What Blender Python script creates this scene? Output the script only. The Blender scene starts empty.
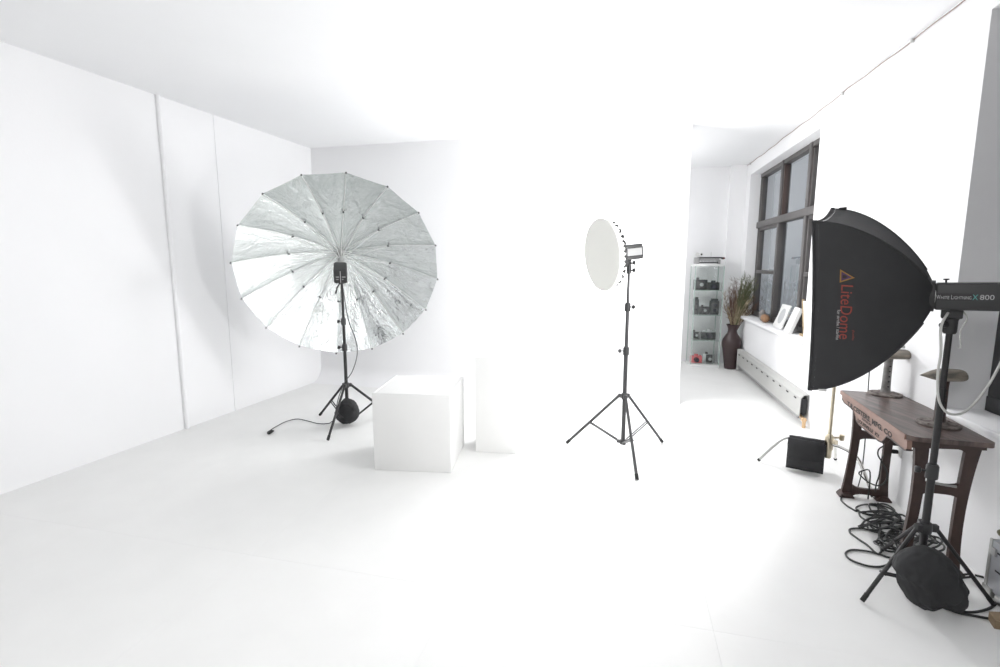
import bpy, bmesh, math, random
from mathutils import Vector, Matrix
from mathutils import noise as mnoise

random.seed(7)
SC = bpy.context.scene
COL = SC.collection
PI = math.pi
V = Vector

# ------------------------------------------------------------------ camera
FPX, HCAM = 500.0, 1.63
PITCH = math.atan(69.5 / 500.0)
cd = bpy.data.cameras.new('camera')
cam = bpy.data.objects.new('camera', cd)
COL.objects.link(cam)
cam.location = (0, 0, HCAM)
cam.rotation_euler = (PI / 2 - PITCH, 0, 0)
cd.sensor_width = 36.0
cd.lens = 18.0
cd.clip_start = 0.05
SC.camera = cam

# ------------------------------------------------------------------ world, light, exposure
WORLD_STRENGTH = 0.15
SOFTBOX_WATTS = 13.0
FILL_WATTS = 40.0
BACK_WATTS = 48.0
ALCOVE_WATTS = 21.0
SC.view_settings.view_transform = 'Standard'
SC.view_settings.look = 'None'
SC.view_settings.gamma = 1.0
SC.view_settings.use_curve_mapping = False
SC.view_settings.exposure = 1.42
w = bpy.data.worlds.new('world')
SC.world = w
w.use_nodes = True
bg = w.node_tree.nodes['Background']
bg.inputs[0].default_value = (0.90, 0.95, 1.0, 1)
bg.inputs[1].default_value = WORLD_STRENGTH

# softbox pose (the lamp in it is the key light)
SB_A = V((-0.773, 0.634, -0.027)).normalized()
SB_S = V((0.621, 0.764, 0.173)).normalized()
SB_U = V((-0.13, -0.116, 0.985)).normalized()
SB_HEAD = V((1.992, 2.312, 1.484))
SB_FRONT = V((1.657, 2.587, 1.472))
# beauty dish pose
DISH_N = V((-0.952, -0.297, -0.10)).normalized()
DISH_C = V((0.812, 4.09, 1.70))

def area_light(name, loc, direction, sx, sy, watts, shape='RECTANGLE', up=V((0, 0, 1))):
    ld = bpy.data.lights.new(name, 'AREA')
    ld.shape = shape
    ld.size, ld.size_y = sx, sy
    ld.energy = watts
    o = bpy.data.objects.new(name, ld)
    COL.objects.link(o)
    z = -direction.normalized()
    y = (up - z * up.dot(z)).normalized()
    x = y.cross(z)
    m = Matrix((x, y, z)).transposed().to_4x4()
    m.translation = loc
    o.matrix_world = m
    return o

area_light('softbox_lamp', SB_FRONT + SB_A * 0.03, SB_A, 0.54, 0.74, SOFTBOX_WATTS, up=SB_U)
# bare strobe bulb between the beauty dish and the cove wall: lights cove, ceiling and casts the umbrella's shadow
ld = bpy.data.lights.new('cove_strobe_lamp', 'POINT')
ld.energy = BACK_WATTS
ld.shadow_soft_size = 0.34
lo_ = bpy.data.objects.new('cove_strobe_lamp', ld)
COL.objects.link(lo_)
lo_.location = (1.10, 5.62, 1.67)
# unseen fill light added behind the camera to brighten fronts and near floor
ld = bpy.data.lights.new('fill_lamp', 'POINT')
ld.energy = FILL_WATTS
ld.shadow_soft_size = 0.35
lo_ = bpy.data.objects.new('fill_lamp', ld)
COL.objects.link(lo_)
lo_.location = (-0.7, -0.7, 2.55)
# lamp of the alcove behind the free-standing cove wall
ld = bpy.data.lights.new('alcove_lamp', 'POINT')
ld.energy = ALCOVE_WATTS
ld.shadow_soft_size = 0.15
lo_ = bpy.data.objects.new('alcove_lamp', ld)
COL.objects.link(lo_)
lo_.location = (1.55, 7.2, 2.2)

# ------------------------------------------------------------------ pixel helpers
FW = V((0, math.cos(PITCH), -math.sin(PITCH)))
UP = V((0, math.sin(PITCH), math.cos(PITCH)))
CAM = V((0, 0, HCAM))

def ray(x, y):
    return V(((x - 500) / FPX, 0, 0)) + UP * ((333.5 - y) / FPX) + FW

def atz(x, y, z=0.0):
    d = ray(x, y)
    return CAM + d * ((z - HCAM) / d.z)

def aty(x, y, Y):
    d = ray(x, y)
    return CAM + d * (Y / d.y)

# ------------------------------------------------------------------ materials
MATS = {}

def mat(name, col, rough=0.5, metal=0.0, noise=0.0, nscale=8.0, bump=0.0, bscale=40.0,
        stretch=(1, 1, 1), emit=None, estr=0.0, coat=0.0, sheen=0.0, col2=None, spec=0.5):
    if name in MATS:
        return MATS[name]
    m = bpy.data.materials.new(name)
    m.use_nodes = True
    nt = m.node_tree
    b = nt.nodes['Principled BSDF']
    b.inputs['Roughness'].default_value = rough
    b.inputs['Metallic'].default_value = metal
    b.inputs['Coat Weight'].default_value = coat
    b.inputs['Sheen Weight'].default_value = sheen
    b.inputs['Specular IOR Level'].default_value = spec
    c = (*col, 1)
    b.inputs['Base Color'].default_value = c
    tc = nt.nodes.new('ShaderNodeTexCoord')
    mp = nt.nodes.new('ShaderNodeMapping')
    mp.inputs['Scale'].default_value = stretch
    nt.links.new(tc.outputs['Object'], mp.inputs['Vector'])
    if noise > 0 or col2:
        n = nt.nodes.new('ShaderNodeTexNoise')
        n.inputs['Scale'].default_value = nscale
        n.inputs['Detail'].default_value = 5
        r = nt.nodes.new('ShaderNodeValToRGB')
        r.color_ramp.elements[0].position = 0.32
        r.color_ramp.elements[1].position = 0.68
        c2 = col2 if col2 else tuple(v * (1 - noise) for v in col)
        r.color_ramp.elements[0].color = (*c2, 1)
        r.color_ramp.elements[1].color = c
        nt.links.new(mp.outputs[0], n.inputs['Vector'])
        nt.links.new(n.outputs['Fac'], r.inputs[0])
        nt.links.new(r.outputs[0], b.inputs['Base Color'])
    if bump > 0:
        n2 = nt.nodes.new('ShaderNodeTexNoise')
        n2.inputs['Scale'].default_value = bscale
        n2.inputs['Detail'].default_value = 4
        bp = nt.nodes.new('ShaderNodeBump')
        bp.inputs['Strength'].default_value = bump
        bp.inputs['Distance'].default_value = 0.01
        nt.links.new(mp.outputs[0], n2.inputs['Vector'])
        nt.links.new(n2.outputs['Fac'], bp.inputs['Height'])
        nt.links.new(bp.outputs[0], b.inputs['Normal'])
    if emit:
        b.inputs['Emission Color'].default_value = (*emit, 1)
        b.inputs['Emission Strength'].default_value = estr
    MATS[name] = m
    return m

def glass_mat(name, tint, gloss=0.12, rough=0.02):
    m = bpy.data.materials.new(name)
    m.use_nodes = True
    nt = m.node_tree
    for n in list(nt.nodes):
        nt.nodes.remove(n)
    out = nt.nodes.new('ShaderNodeOutputMaterial')
    tr = nt.nodes.new('ShaderNodeBsdfTransparent')
    tr.inputs[0].default_value = (*tint, 1)
    gl = nt.nodes.new('ShaderNodeBsdfGlossy')
    gl.inputs['Roughness'].default_value = rough
    gl.inputs[0].default_value = (1, 1, 1, 1)
    fr = nt.nodes.new('ShaderNodeFresnel')
    fr.inputs[0].default_value = 1.5
    ad = nt.nodes.new('ShaderNodeMath')
    ad.operation = 'ADD'
    ad.inputs[1].default_value = gloss
    ad.use_clamp = True
    mx = nt.nodes.new('ShaderNodeMixShader')
    nt.links.new(fr.outputs[0], ad.inputs[0])
    # only the face towards the viewer reflects; the ray leaves the thin pane unhindered
    geo = nt.nodes.new('ShaderNodeNewGeometry')
    inv = nt.nodes.new('ShaderNodeMath')
    inv.operation = 'SUBTRACT'
    inv.inputs[0].default_value = 1.0
    mu = nt.nodes.new('ShaderNodeMath')
    mu.operation = 'MULTIPLY'
    nt.links.new(geo.outputs['Backfacing'], inv.inputs[1])
    nt.links.new(ad.outputs[0], mu.inputs[0])
    nt.links.new(inv.outputs[0], mu.inputs[1])
    nt.links.new(mu.outputs[0], mx.inputs[0])
    nt.links.new(tr.outputs[0], mx.inputs[1])
    nt.links.new(gl.outputs[0], mx.inputs[2])
    nt.links.new(mx.outputs[0], out.inputs[0])
    MATS[name] = m
    return m

WALLC = (0.875, 0.875, 0.885)
M_wall = mat('white_wall_paint', WALLC, 0.75, noise=0.015, nscale=1.5, bump=0.05, bscale=60)
M_ceil = mat('white_ceiling_paint', (0.88, 0.885, 0.895), 0.8, noise=0.01, nscale=2)
M_floor = mat('white_painted_floor', (0.85, 0.85, 0.84), 0.5, noise=0.03, nscale=3, bump=0.03, bscale=30, spec=0.3)
M_rear = mat('charcoal_curtain', (0.07, 0.07, 0.072), 0.9, noise=0.3, nscale=3, stretch=(4, 4, 0.2))
M_gap = mat('floor_joint_filler', (0.55, 0.55, 0.54), 0.9)
M_white = mat('white_prop_paint', (0.87, 0.87, 0.86), 0.6, noise=0.02, nscale=4)
M_black = mat('black_anodised_metal', (0.022, 0.021, 0.022), 0.55, metal=0.0, noise=0.2, nscale=20)
M_bplastic = mat('black_plastic', (0.032, 0.032, 0.033), 0.5)
M_fabric = mat('black_softbox_nylon', (0.040, 0.040, 0.042), 0.75, bump=0.12, bscale=25, noise=0.15, nscale=6, spec=0.35)
M_bag = mat('black_sandbag_nylon', (0.034, 0.034, 0.036), 0.8, bump=0.35, bscale=22, noise=0.2, nscale=9, spec=0.35)
M_rubber = mat('black_rubber', (0.016, 0.016, 0.016), 0.7)
M_cable = mat('black_cable_rubber', (0.022, 0.024, 0.023), 0.5)
M_chrome = mat('polished_chrome', (0.72, 0.71, 0.68), 0.18, metal=1.0)
M_satin = mat('satin_steel', (0.45, 0.45, 0.44), 0.35, metal=1.0)
M_brass = mat('tarnished_nickel', (0.62, 0.55, 0.42), 0.3, metal=1.0, noise=0.2, nscale=18)
M_grey = mat('grey_enamel', (0.32, 0.32, 0.32), 0.45)
M_lgrey = mat('light_grey_enamel', (0.58, 0.58, 0.57), 0.4)
M_cloth = mat('white_diffuser_cloth', (0.90, 0.90, 0.855), 0.8, bump=0.05, bscale=14)
M_frame = mat('grey_bronze_window_frame', (0.105, 0.098, 0.096), 0.45, noise=0.15, nscale=9)
M_track = mat('brown_window_track', (0.10, 0.07, 0.062), 0.5)
M_blackout = mat('dark_blackout_board', (0.03, 0.031, 0.033), 0.5)
M_iron = mat('brown_black_cast_iron', (0.058, 0.034, 0.029), 0.5, noise=0.35, nscale=14, bump=0.15, bscale=45)
M_worn = mat('worn_grey_iron', (0.30, 0.29, 0.28), 0.55, noise=0.55, nscale=26, bump=0.2, bscale=60)
M_rust = mat('rusted_grey_flange', (0.27, 0.24, 0.22), 0.7, col2=(0.07, 0.05, 0.045), nscale=22, bump=0.4, bscale=50)
M_form = mat('weathered_wood_form', (0.33, 0.29, 0.235), 0.6, col2=(0.15, 0.14, 0.125), nscale=9, stretch=(1, 5, 5), bump=0.2, bscale=30)
M_top = mat('dark_worn_table_wood', (0.16, 0.112, 0.098), 0.36, col2=(0.05, 0.038, 0.036), nscale=5.5, stretch=(5, 0.8, 1), bump=0.12, bscale=20)
M_apron = mat('salmon_brown_wood', (0.29, 0.18, 0.142), 0.5, col2=(0.20, 0.115, 0.09), nscale=6, stretch=(3, 0.7, 3))
M_ink = mat('black_stencil_ink', (0.03, 0.02, 0.018), 0.7)
M_red = mat('red_print', (0.27, 0.048, 0.036), 0.6)
M_gold = mat('yellow_print', (0.30, 0.16, 0.035), 0.6)
M_purple = mat('purple_print', (0.07, 0.035, 0.085), 0.6)
M_pale = mat('pale_grey_print', (0.42, 0.42, 0.42), 0.6)
M_teal = mat('teal_print', (0.10, 0.33, 0.30), 0.6)
M_vase = mat('dark_brown_ceramic', (0.052, 0.030, 0.031), 0.38, noise=0.2, nscale=5)
M_wcable = mat('white_grey_cable', (0.55, 0.55, 0.53), 0.5)
M_gcable = mat('dark_grey_cable', (0.06, 0.06, 0.062), 0.5)
M_rwire = mat('faded_brown_wire', (0.30, 0.22, 0.19), 0.7)
M_rad = mat('pale_grey_radiator_enamel', (0.50, 0.50, 0.485), 0.4, noise=0.05, nscale=5)
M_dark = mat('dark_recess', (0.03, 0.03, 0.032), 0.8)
M_copper = mat('pale_copper_fitting', (0.72, 0.50, 0.30), 0.4, metal=0.6)
M_paper = mat('white_printed_card', (0.80, 0.80, 0.79), 0.7)
M_pencil = mat('grey_printed_drawing', (0.52, 0.53, 0.54), 0.8)
M_tan = mat('tan_wood', (0.46, 0.34, 0.20), 0.6, noise=0.25, nscale=12, stretch=(1, 1, 0.2))
M_terra = mat('orange_brown_shell', (0.42, 0.23, 0.12), 0.55, noise=0.4, nscale=25)
M_shellg = mat('grey_shell', (0.30, 0.28, 0.27), 0.6, noise=0.4, nscale=25)
M_cbody = mat('black_camera_leather', (0.030, 0.036, 0.036), 0.5, bump=0.2, bscale=80)
M_cmetal = mat('camera_dull_chrome', (0.42, 0.44, 0.44), 0.35, metal=0.7)
M_cred = mat('red_camera_plastic', (0.62, 0.12, 0.13), 0.4)
M_lens = mat('dark_lens_glass', (0.02, 0.02, 0.03), 0.08)
M_green = mat('olive_dry_grass', (0.14, 0.15, 0.075), 0.7)
M_straw = mat('straw_grass', (0.40, 0.33, 0.22), 0.7)
M_brown = mat('brown_dry_stems', (0.15, 0.09, 0.065), 0.7)
M_case = mat('silver_case_panel', (0.42, 0.43, 0.46), 0.35, metal=0.5, noise=0.2, nscale=7)
M_olive = mat('olive_cloth_strap', (0.16, 0.15, 0.09), 0.7)
M_valve = mat('tarnished_olive_brass', (0.24, 0.22, 0.12), 0.4, metal=0.6, noise=0.4, nscale=30)
M_silverb = mat('silver_strobe_paint', (0.48, 0.48, 0.48), 0.4)
M_dgrey = mat('dark_grey_strobe_cover', (0.06, 0.06, 0.06), 0.45)
M_wood = mat('brown_wood_block', (0.25, 0.18, 0.11), 0.6)
M_alu = mat('pale_aluminium', (0.80, 0.81, 0.80), 0.35, metal=0.3)
M_gedge = mat('green_glass_edge', (0.45, 0.55, 0.51), 0.25)
M_winglass = glass_mat('grey_window_glass', (0.92, 0.94, 0.96), 0.03, 0.02)
M_cabglass = glass_mat('clear_green_cabinet_glass', (0.982, 0.992, 0.988), 0.0, 0.01)
M_shglass = glass_mat('clear_green_shelf_glass', (0.95, 0.975, 0.965), 0.0, 0.01)
M_diff = mat('lit_softbox_diffuser', (0.9, 0.9, 0.9), 0.8, emit=(1, 1, 1), estr=0.6)

# silver umbrella lining: metallic fabric with radial creases
def silver_mat():
    m = bpy.data.materials.new('silver_umbrella_fabric')
    m.use_nodes = True
    nt = m.node_tree
    b = nt.nodes['Principled BSDF']
    b.inputs['Base Color'].default_value = (0.80, 0.83, 0.825, 1)
    b.inputs['Metallic'].default_value = 1.0
    b.inputs['Roughness'].default_value = 0.13
    uv = nt.nodes.new('ShaderNodeUVMap')
    uv.uv_map = 'UVMap'
    mp = nt.nodes.new('ShaderNodeMapping')
    mp.inputs['Scale'].default_value = (1.5, 2.4, 1)
    n = nt.nodes.new('ShaderNodeTexNoise')
    n.inputs['Scale'].default_value = 1.6
    n.inputs['Detail'].default_value = 6
    n.inputs['Roughness'].default_value = 0.6
    n.inputs['Distortion'].default_value = 1.6
    n2 = nt.nodes.new('ShaderNodeTexNoise')
    n2.inputs['Scale'].default_value = 7
    n2.inputs['Detail'].default_value = 3
    ad = nt.nodes.new('ShaderNodeMath')
    ad.operation = 'MULTIPLY_ADD'
    ad.inputs[1].default_value = 0.25
    bp = nt.nodes.new('ShaderNodeBump')
    bp.inputs['Strength'].default_value = 0.6
    bp.inputs['Distance'].default_value = 0.04
    nt.links.new(uv.outputs[0], mp.inputs[0])
    nt.links.new(mp.outputs[0], n.inputs['Vector'])
    nt.links.new(mp.outputs[0], n2.inputs['Vector'])
    nt.links.new(n2.outputs['Fac'], ad.inputs[0])
    nt.links.new(n.outputs['Fac'], ad.inputs[2])
    nt.links.new(ad.outputs[0], bp.inputs['Height'])
    nt.links.new(bp.outputs[0], b.inputs['Normal'])
    return m
M_silver = silver_mat()

# ------------------------------------------------------------------ geometry helpers
def add_box(bm, c, size, rot=None, bevel=0.0, seg=2):
    m = Matrix.Translation(V(c))
    if rot is not None:
        m = m @ (rot.to_4x4() if isinstance(rot, Matrix) else Matrix.Rotation(rot, 4, 'Z'))
    m = m @ Matrix.Diagonal((*size, 1))
    if bevel <= 0:
        bmesh.ops.create_cube(bm, size=1, matrix=m)
        return
    t = bmesh.new()
    bmesh.ops.create_cube(t, size=1, matrix=m)
    bmesh.ops.bevel(t, geom=list(t.edges), offset=bevel, segments=seg, affect='EDGES', profile=0.5)
    merge(bm, t)

def merge(bm, t):
    me = bpy.data.meshes.new('tmp')
    t.to_mesh(me)
    bm.from_mesh(me)
    bpy.data.meshes.remove(me)
    t.free()

def frame_of(d, hint=V((0, 0, 1))):
    d = d.normalized()
    if abs(d.dot(hint)) > 0.97:
        hint = V((1, 0, 0))
    x = hint.cross(d).normalized()
    y = d.cross(x)
    return x, y, d

def add_tube(bm, pts, r, n=8, caps=True, smooth=True):
    pts = [V(p) for p in pts]
    rs = r if isinstance(r, (list, tuple)) else [r] * len(pts)
    rings = []
    px = None
    for i, p in enumerate(pts):
        d = (pts[min(i + 1, len(pts) - 1)] - pts[max(i - 1, 0)])
        if d.length < 1e-9:
            d = V((0, 0, 1))
        d.normalize()
        if px is None:
            x, y, _ = frame_of(d)
        else:
            x = (px - d * px.dot(d))
            if x.length < 1e-6:
                x, y, _ = frame_of(d)
            x.normalize()
            y = d.cross(x)
        px = x
        rings.append([bm.verts.new(p + (x * math.cos(2 * PI * k / n) + y * math.sin(2 * PI * k / n)) * rs[i]) for k in range(n)])
    for i in range(len(rings) - 1):
        for k in range(n):
            bm.faces.new((rings[i][k], rings[i][(k + 1) % n], rings[i + 1][(k + 1) % n], rings[i + 1][k]))
    if caps:
        bm.faces.new(list(reversed(rings[0])))
        bm.faces.new(rings[-1])

def add_lathe(bm, prof, c=V((0, 0, 0)), axis=V((0, 0, 1)), n=24, closed=True):
    """prof: list of (radius, distance along axis)"""
    x, y, d = frame_of(V(axis))
    c = V(c)
    rings = []
    for r, h in prof:
        if r < 1e-6:
            rings.append([bm.verts.new(c + d * h)])
        else:
            rings.append([bm.verts.new(c + d * h + (x * math.cos(2 * PI * k / n) + y * math.sin(2 * PI * k / n)) * r) for k in range(n)])
    for a, b in zip(rings, rings[1:]):
        for k in range(n):
            k2 = (k + 1) % n
            if len(a) == 1 and len(b) == 1:
                continue
            if len(a) == 1:
                bm.faces.new((a[0], b[k2], b[k]))
            elif len(b) == 1:
                bm.faces.new((a[k], a[k2], b[0]))
            else:
                bm.faces.new((a[k], a[k2], b[k2], b[k]))
    if closed:
        if len(rings[0]) > 1:
            bm.faces.new(list(reversed(rings[0])))
        if len(rings[-1]) > 1:
            bm.faces.new(rings[-1])

def add_prism(bm, poly, o, ex, ey, en, thick):
    """poly 2D points in (ex,ey) at o, extruded by thick along en (both ways half)"""
    o, ex, ey, en = V(o), V(ex), V(ey), V(en)
    a = [bm.verts.new(o + ex * p[0] + ey * p[1] - en * thick / 2) for p in poly]
    b = [bm.verts.new(o + ex * p[0] + ey * p[1] + en * thick / 2) for p in poly]
    n = len(poly)
    bm.faces.new(list(reversed(a)))
    bm.faces.new(b)
    for i in range(n):
        j = (i + 1) % n
        bm.faces.new((a[i], a[j], b[j], b[i]))

def smooth_path(pts, sub=6, closed=False):
    pts = [V(p) for p in pts]
    out = []
    n = len(pts)
    for i in range(n - 1):
        p0 = pts[max(i - 1, 0)]
        p1, p2 = pts[i], pts[i + 1]
        p3 = pts[min(i + 2, n - 1)]
        for k in range(sub):
            t = k / sub
            out.append(0.5 * ((2 * p1) + (-p0 + p2) * t + (2 * p0 - 5 * p1 + 4 * p2 - p3) * t * t + (-p0 + 3 * p1 - 3 * p2 + p3) * t ** 3))
    out.append(pts[-1])
    return out

def obj(name, bm, m, parent=None, sharp=35, uv=False):
    """link bm (world coordinates) as one mesh object; under a parent it becomes a part in the parent's space"""
    bmesh.ops.recalc_face_normals(bm, faces=bm.faces)
    org = None
    if parent is not None:
        bm.transform(parent_matrix(parent).inverted())
    else:
        lo = V((min(v.co.x for v in bm.verts), min(v.co.y for v in bm.verts), min(v.co.z for v in bm.verts)))
        hi = V((max(v.co.x for v in bm.verts), max(v.co.y for v in bm.verts), max(v.co.z for v in bm.verts)))
        org = V(((lo.x + hi.x) / 2, (lo.y + hi.y) / 2, lo.z))
        bm.transform(Matrix.Translation(-org))
    me = bpy.data.meshes.new(name)
    bm.to_mesh(me)
    bm.free()
    for p in me.polygons:
        p.use_smooth = True
    me.set_sharp_from_angle(angle=math.radians(sharp))
    me.materials.append(m)
    o = bpy.data.objects.new(name, me)
    COL.objects.link(o)
    if parent is not None:
        o.parent = parent
    else:
        o.location = org
    return o

def parent_matrix(o):
    m = Matrix.Translation(o.location) @ o.rotation_euler.to_matrix().to_4x4()
    return parent_matrix(o.parent) @ m if o.parent else m

def thing(name, label, cat, loc=(0, 0, 0), rotz=0.0, group=None):
    o = bpy.data.objects.new(name, None)
    COL.objects.link(o)
    o.empty_display_size = 0.05
    o.location = loc
    o.rotation_euler = (0, 0, rotz)
    tag(o, label, cat, group)
    return o

def tag(o, label, cat, group=None):
    o['label'] = label
    o['category'] = cat
    if group:
        o['group'] = group
    return o

def struct(o):
    o['kind'] = 'structure'
    return o

def B():
    return bmesh.new()

def text_mesh(s, size=1.0, spacing=1.0, shear=0.0, bold=0.0):
    """flat filled text as (verts2d, faces), baseline at 0, left aligned; width returned too"""
    c = bpy.data.curves.new('lettering', 'FONT')
    c.body = s
    c.size = size
    c.space_character = spacing
    c.shear = shear
    c.resolution_u = 3
    c.offset = size * bold
    o = bpy.data.objects.new('lettering', c)
    me = o.to_mesh()
    vs = [(v.co.x, v.co.y) for v in me.vertices]
    fs = [list(p.vertices) for p in me.polygons]
    o.to_mesh_clear()
    bpy.data.objects.remove(o)
    bpy.data.curves.remove(c)
    wd = max(v[0] for v in vs) if vs else 0
    return vs, fs, wd

def add_mapped(bm, vs, fs, fn):
    vv = [bm.verts.new(fn(x, y)) for x, y in vs]
    for f in fs:
        try:
            bm.faces.new([vv[i] for i in f])
        except ValueError:
            pass

# ================================================================== THE ROOM
ZC = 3.16
RO, RT = V((2.76, 3.40, 0)), V((0.2290, 0.9734, 0)).normalized()
RN = V((RT.y, -RT.x, 0))          # out of the room
Z1 = V((0, 0, 1))

def rw(s, wd, z):
    return RO + RT * s + RN * wd + Z1 * z

def wbox(bm, s0, s1, w0, w1, z0, z1, bevel=0.0):
    """box in right-wall coordinates"""
    rot = Matrix((RT, RN * -1, Z1)).transposed()
    add_box(bm, rw((s0 + s1) / 2, (w0 + w1) / 2, (z0 + z1) / 2), (abs(s1 - s0), abs(w1 - w0), abs(z1 - z0)), rot, bevel)

LO = V((-3.56, 3.37, 0))
LT = (V((-2.53, 6.95, 0)) - LO).normalized()
LN = V((-LT.y, LT.x, 0))          # out of the room
# plan of the room (walls' outer faces), open behind the camera
PLAN = [(-5.15, -2.1), (1.80, -2.1), (4.2, 8.1), (4.2, 8.35), (-2.3, 9.0), (-2.3, 8.0)]
# floor: painted sheets on a base, thin joints between them
TH = math.radians(-14.0)
FX, FY = V((math.cos(TH), math.sin(TH), 0)), V((-math.sin(TH), math.cos(TH), 0))
bm = B()
add_prism(bm, PLAN, (0, 0, -0.037), (1, 0, 0), (0, 1, 0), (0, 0, 1), 0.05)
floor = struct(obj('floor', bm, M_gap))
seam = atz(699, 570)
cross = atz(855, 654)
u0, v0 = seam.dot(FX), cross.dot(FY)
PW, PL, GAP = 1.22, 2.44, 0.0007
bm = B()
add_box(bm, (0, 0, -0.006), (PW - GAP, PL - GAP, 0.012))
for v in bm.verts:
    pass
panel_me = None
for i in range(-7, 6):
    for j in range(-4, 5):
        c = FX * (u0 + (i + 0.5) * PW) + FY * (v0 + (j + 0.5) * PL)
        if not (-2.6 < c.y < 9.2):
            continue
        # leave out sheets that lie wholly beyond the walls
        dl, dr = (c - LO).dot(LN), (c - RO).dot(RN)
        if dl > 0.75 or dr > 0.62:
            continue
        if panel_me is None:
            me = bpy.data.meshes.new('floor_panel')
            bm.to_mesh(me)
            me.materials.append(M_floor)
            panel_me = me
        o = bpy.data.objects.new('floor_panel', panel_me)
        COL.objects.link(o)
        o.parent = floor
        o.location = c - floor.location
        o.rotation_euler = (0, 0, TH)
bm.free()

# ceiling
bm = B()
add_prism(bm, PLAN, (0, 0, ZC + 0.06), (1, 0, 0), (0, 1, 0), (0, 0, 1), 0.12)
struct(obj('ceiling', bm, M_ceil))

# left wall
def lw(s, wd, z):
    return LO + LT * s + LN * wd + Z1 * z
bm = B()
rotL = Matrix((LT, LN, Z1)).transposed()
add_box(bm, lw(-0.1, 0.1, ZC / 2), (11.2, 0.2, ZC), rotL)
struct(obj('wall_left', bm, M_wall))
# two slim round risers on the left wall
s1 = (atz(184, 428) - LO).dot(LT)
s2 = (atz(227, 410) - LO).dot(LT)
for k, (s, r) in enumerate(((s1, 0.022), (s2, 0.005))):
    bm = B()
    p = lw(s, -r * 0.35, 0)
    add_tube(bm, [p, p + Z1 * ZC], r, 16)
    struct(obj('trim_%d' % (k + 1), bm, M_wall))

# dark curtained end of the room behind the camera
bm = B()
add_box(bm, (-1.5, -2.0, ZC / 2), (8.4, 0.12, ZC))
struct(obj('wall_rear', bm, M_rear))
# back wall of the cove (stands free, ends short of the window side)
BO = V((-2.53, 6.95, 0))
BT = V((0.970, -0.242, 0)).normalized()
BN = V((-BT.y, BT.x, 0))          # away from the camera
BL = 4.80
bm = B()
prof = [(0.14, 0.0), (0.14, ZC), (0.0, ZC)]
RC = 0.22
for k in range(13):
    a = k / 12 * PI / 2
    prof.append((-RC + RC * math.cos(a), RC - RC * math.sin(a)))
prof.append((-RC - 0.0, -0.0))
prof2 = []
for p in prof:
    if not prof2 or (abs(p[0] - prof2[-1][0]) + abs(p[1] - prof2[-1][1])) > 1e-5:
        prof2.append(p)
add_prism(bm, prof2, BO + BT * (BL / 2 - 0.1), BN, Z1, BT, BL + 0.2)
struct(obj('wall_back', bm, M_wall))

# far wall behind it and the corner pier beside the window
bm = B()
FT = V((1, -0.1, 0)).normalized()
FN = V((-FT.y, FT.x, 0))
rotF = Matrix((FT, FN, Z1)).transposed()
add_box(bm, V((0.95, 8.515, 0)) + FN * 0.1 + Z1 * ZC / 2, (6.3, 0.2, ZC), rotF)
struct(obj('wall_far', bm, M_wall))
bm = B()
wbox(bm, 4.80, 5.06, -0.24, 0.02, 0, ZC)
struct(obj('trim_3', bm, M_wall))

# right wall with two deep window openings
W1 = (1.84, 4.56, 0.84, 2.972)
W2 = (-2.6, -0.515, 0.775, 2.985)
TW = 0.34
bm = B()
wbox(bm, -5.6, W2[0], 0, TW, 0, ZC)
wbox(bm, W2[0], W2[1], 0, TW, 0, W2[2])
wbox(bm, W2[0], W2[1], 0, TW, W2[3], ZC)
wbox(bm, W2[1], W1[0], 0, TW, 0, ZC)
wbox(bm, W1[0], W1[1], 0, TW, 0, W1[2])
wbox(bm, W1[0], W1[1], 0, TW, W1[3], ZC)
wbox(bm, W1[1], 5.1, 0, TW, 0, ZC)
struct(obj('wall_right', bm, M_wall))

# window sill with a rounded nose
bm = B()
wbox(bm, W1[0] - 0.05, W1[1] + 0.04, -0.055, 0.15, W1[2] - 0.045, W1[2] + 0.004, 0.014)
struct(obj('trim_4', bm, M_wall))
bm = B()
wbox(bm, W2[0], W2[1], -0.012, 0.24, W2[2] - 0.03, W2[2] + 0.004, 0.006)
struct(obj('trim_5', bm, M_wall))

# window 1: 3 bays, transom, side bays hung sashes
def window_part(name, root, s0, s1, w0, w1, z0, z1, m, bevel=0.006):
    bm = B()
    wbox(bm, s0, s1, w0, w1, z0, z1, bevel)
    return obj(name, bm, m, root)

win = bpy.data.objects.new('window_1', None)
COL.objects.link(win)
win.location = rw(3.2, 0.18, W1[2])
win['label'] = 'tall grey framed window with three bays above the pale heater'
struct(win)
a, b_, zb, zt = W1
zb += 0.004
FWD = (0.145, 0.23)
window_part('frame_jamb', win, a, a + 0.055, *FWD, zb, zt, M_frame)
window_part('frame_jamb', win, b_ - 0.055, b_, *FWD, zb, zt, M_frame)
window_part('frame_head', win, a, b_, FWD[0] - 0.005, FWD[1], zt - 0.055, zt, M_frame)
window_part('frame_bottom', win, a, b_, FWD[0] - 0.005, FWD[1], zb, zb + 0.075, M_frame)
window_part('transom', win, a, b_, 0.122, FWD[1], 2.168, 2.262, M_frame, 0.010)
MU = (2.50, 3.50)
for ms in MU:
    window_part('mullion', win, ms - 0.04, ms + 0.04, 0.13, FWD[1], zb, 2.175, M_frame)
    window_part('mullion', win, ms - 0.042, ms + 0.042, 0.132, FWD[1], 2.255, zt, M_frame)
    window_part('track_strip', win, ms - 0.066, ms - 0.042, 0.15, 0.215, 2.255, zt - 0.07, M_track, 0.003)
    window_part('sash_strip', win, ms + 0.04, ms + 0.060, 0.15, 0.215, zb + 0.07, 2.175, M_lgrey, 0.003)
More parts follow.
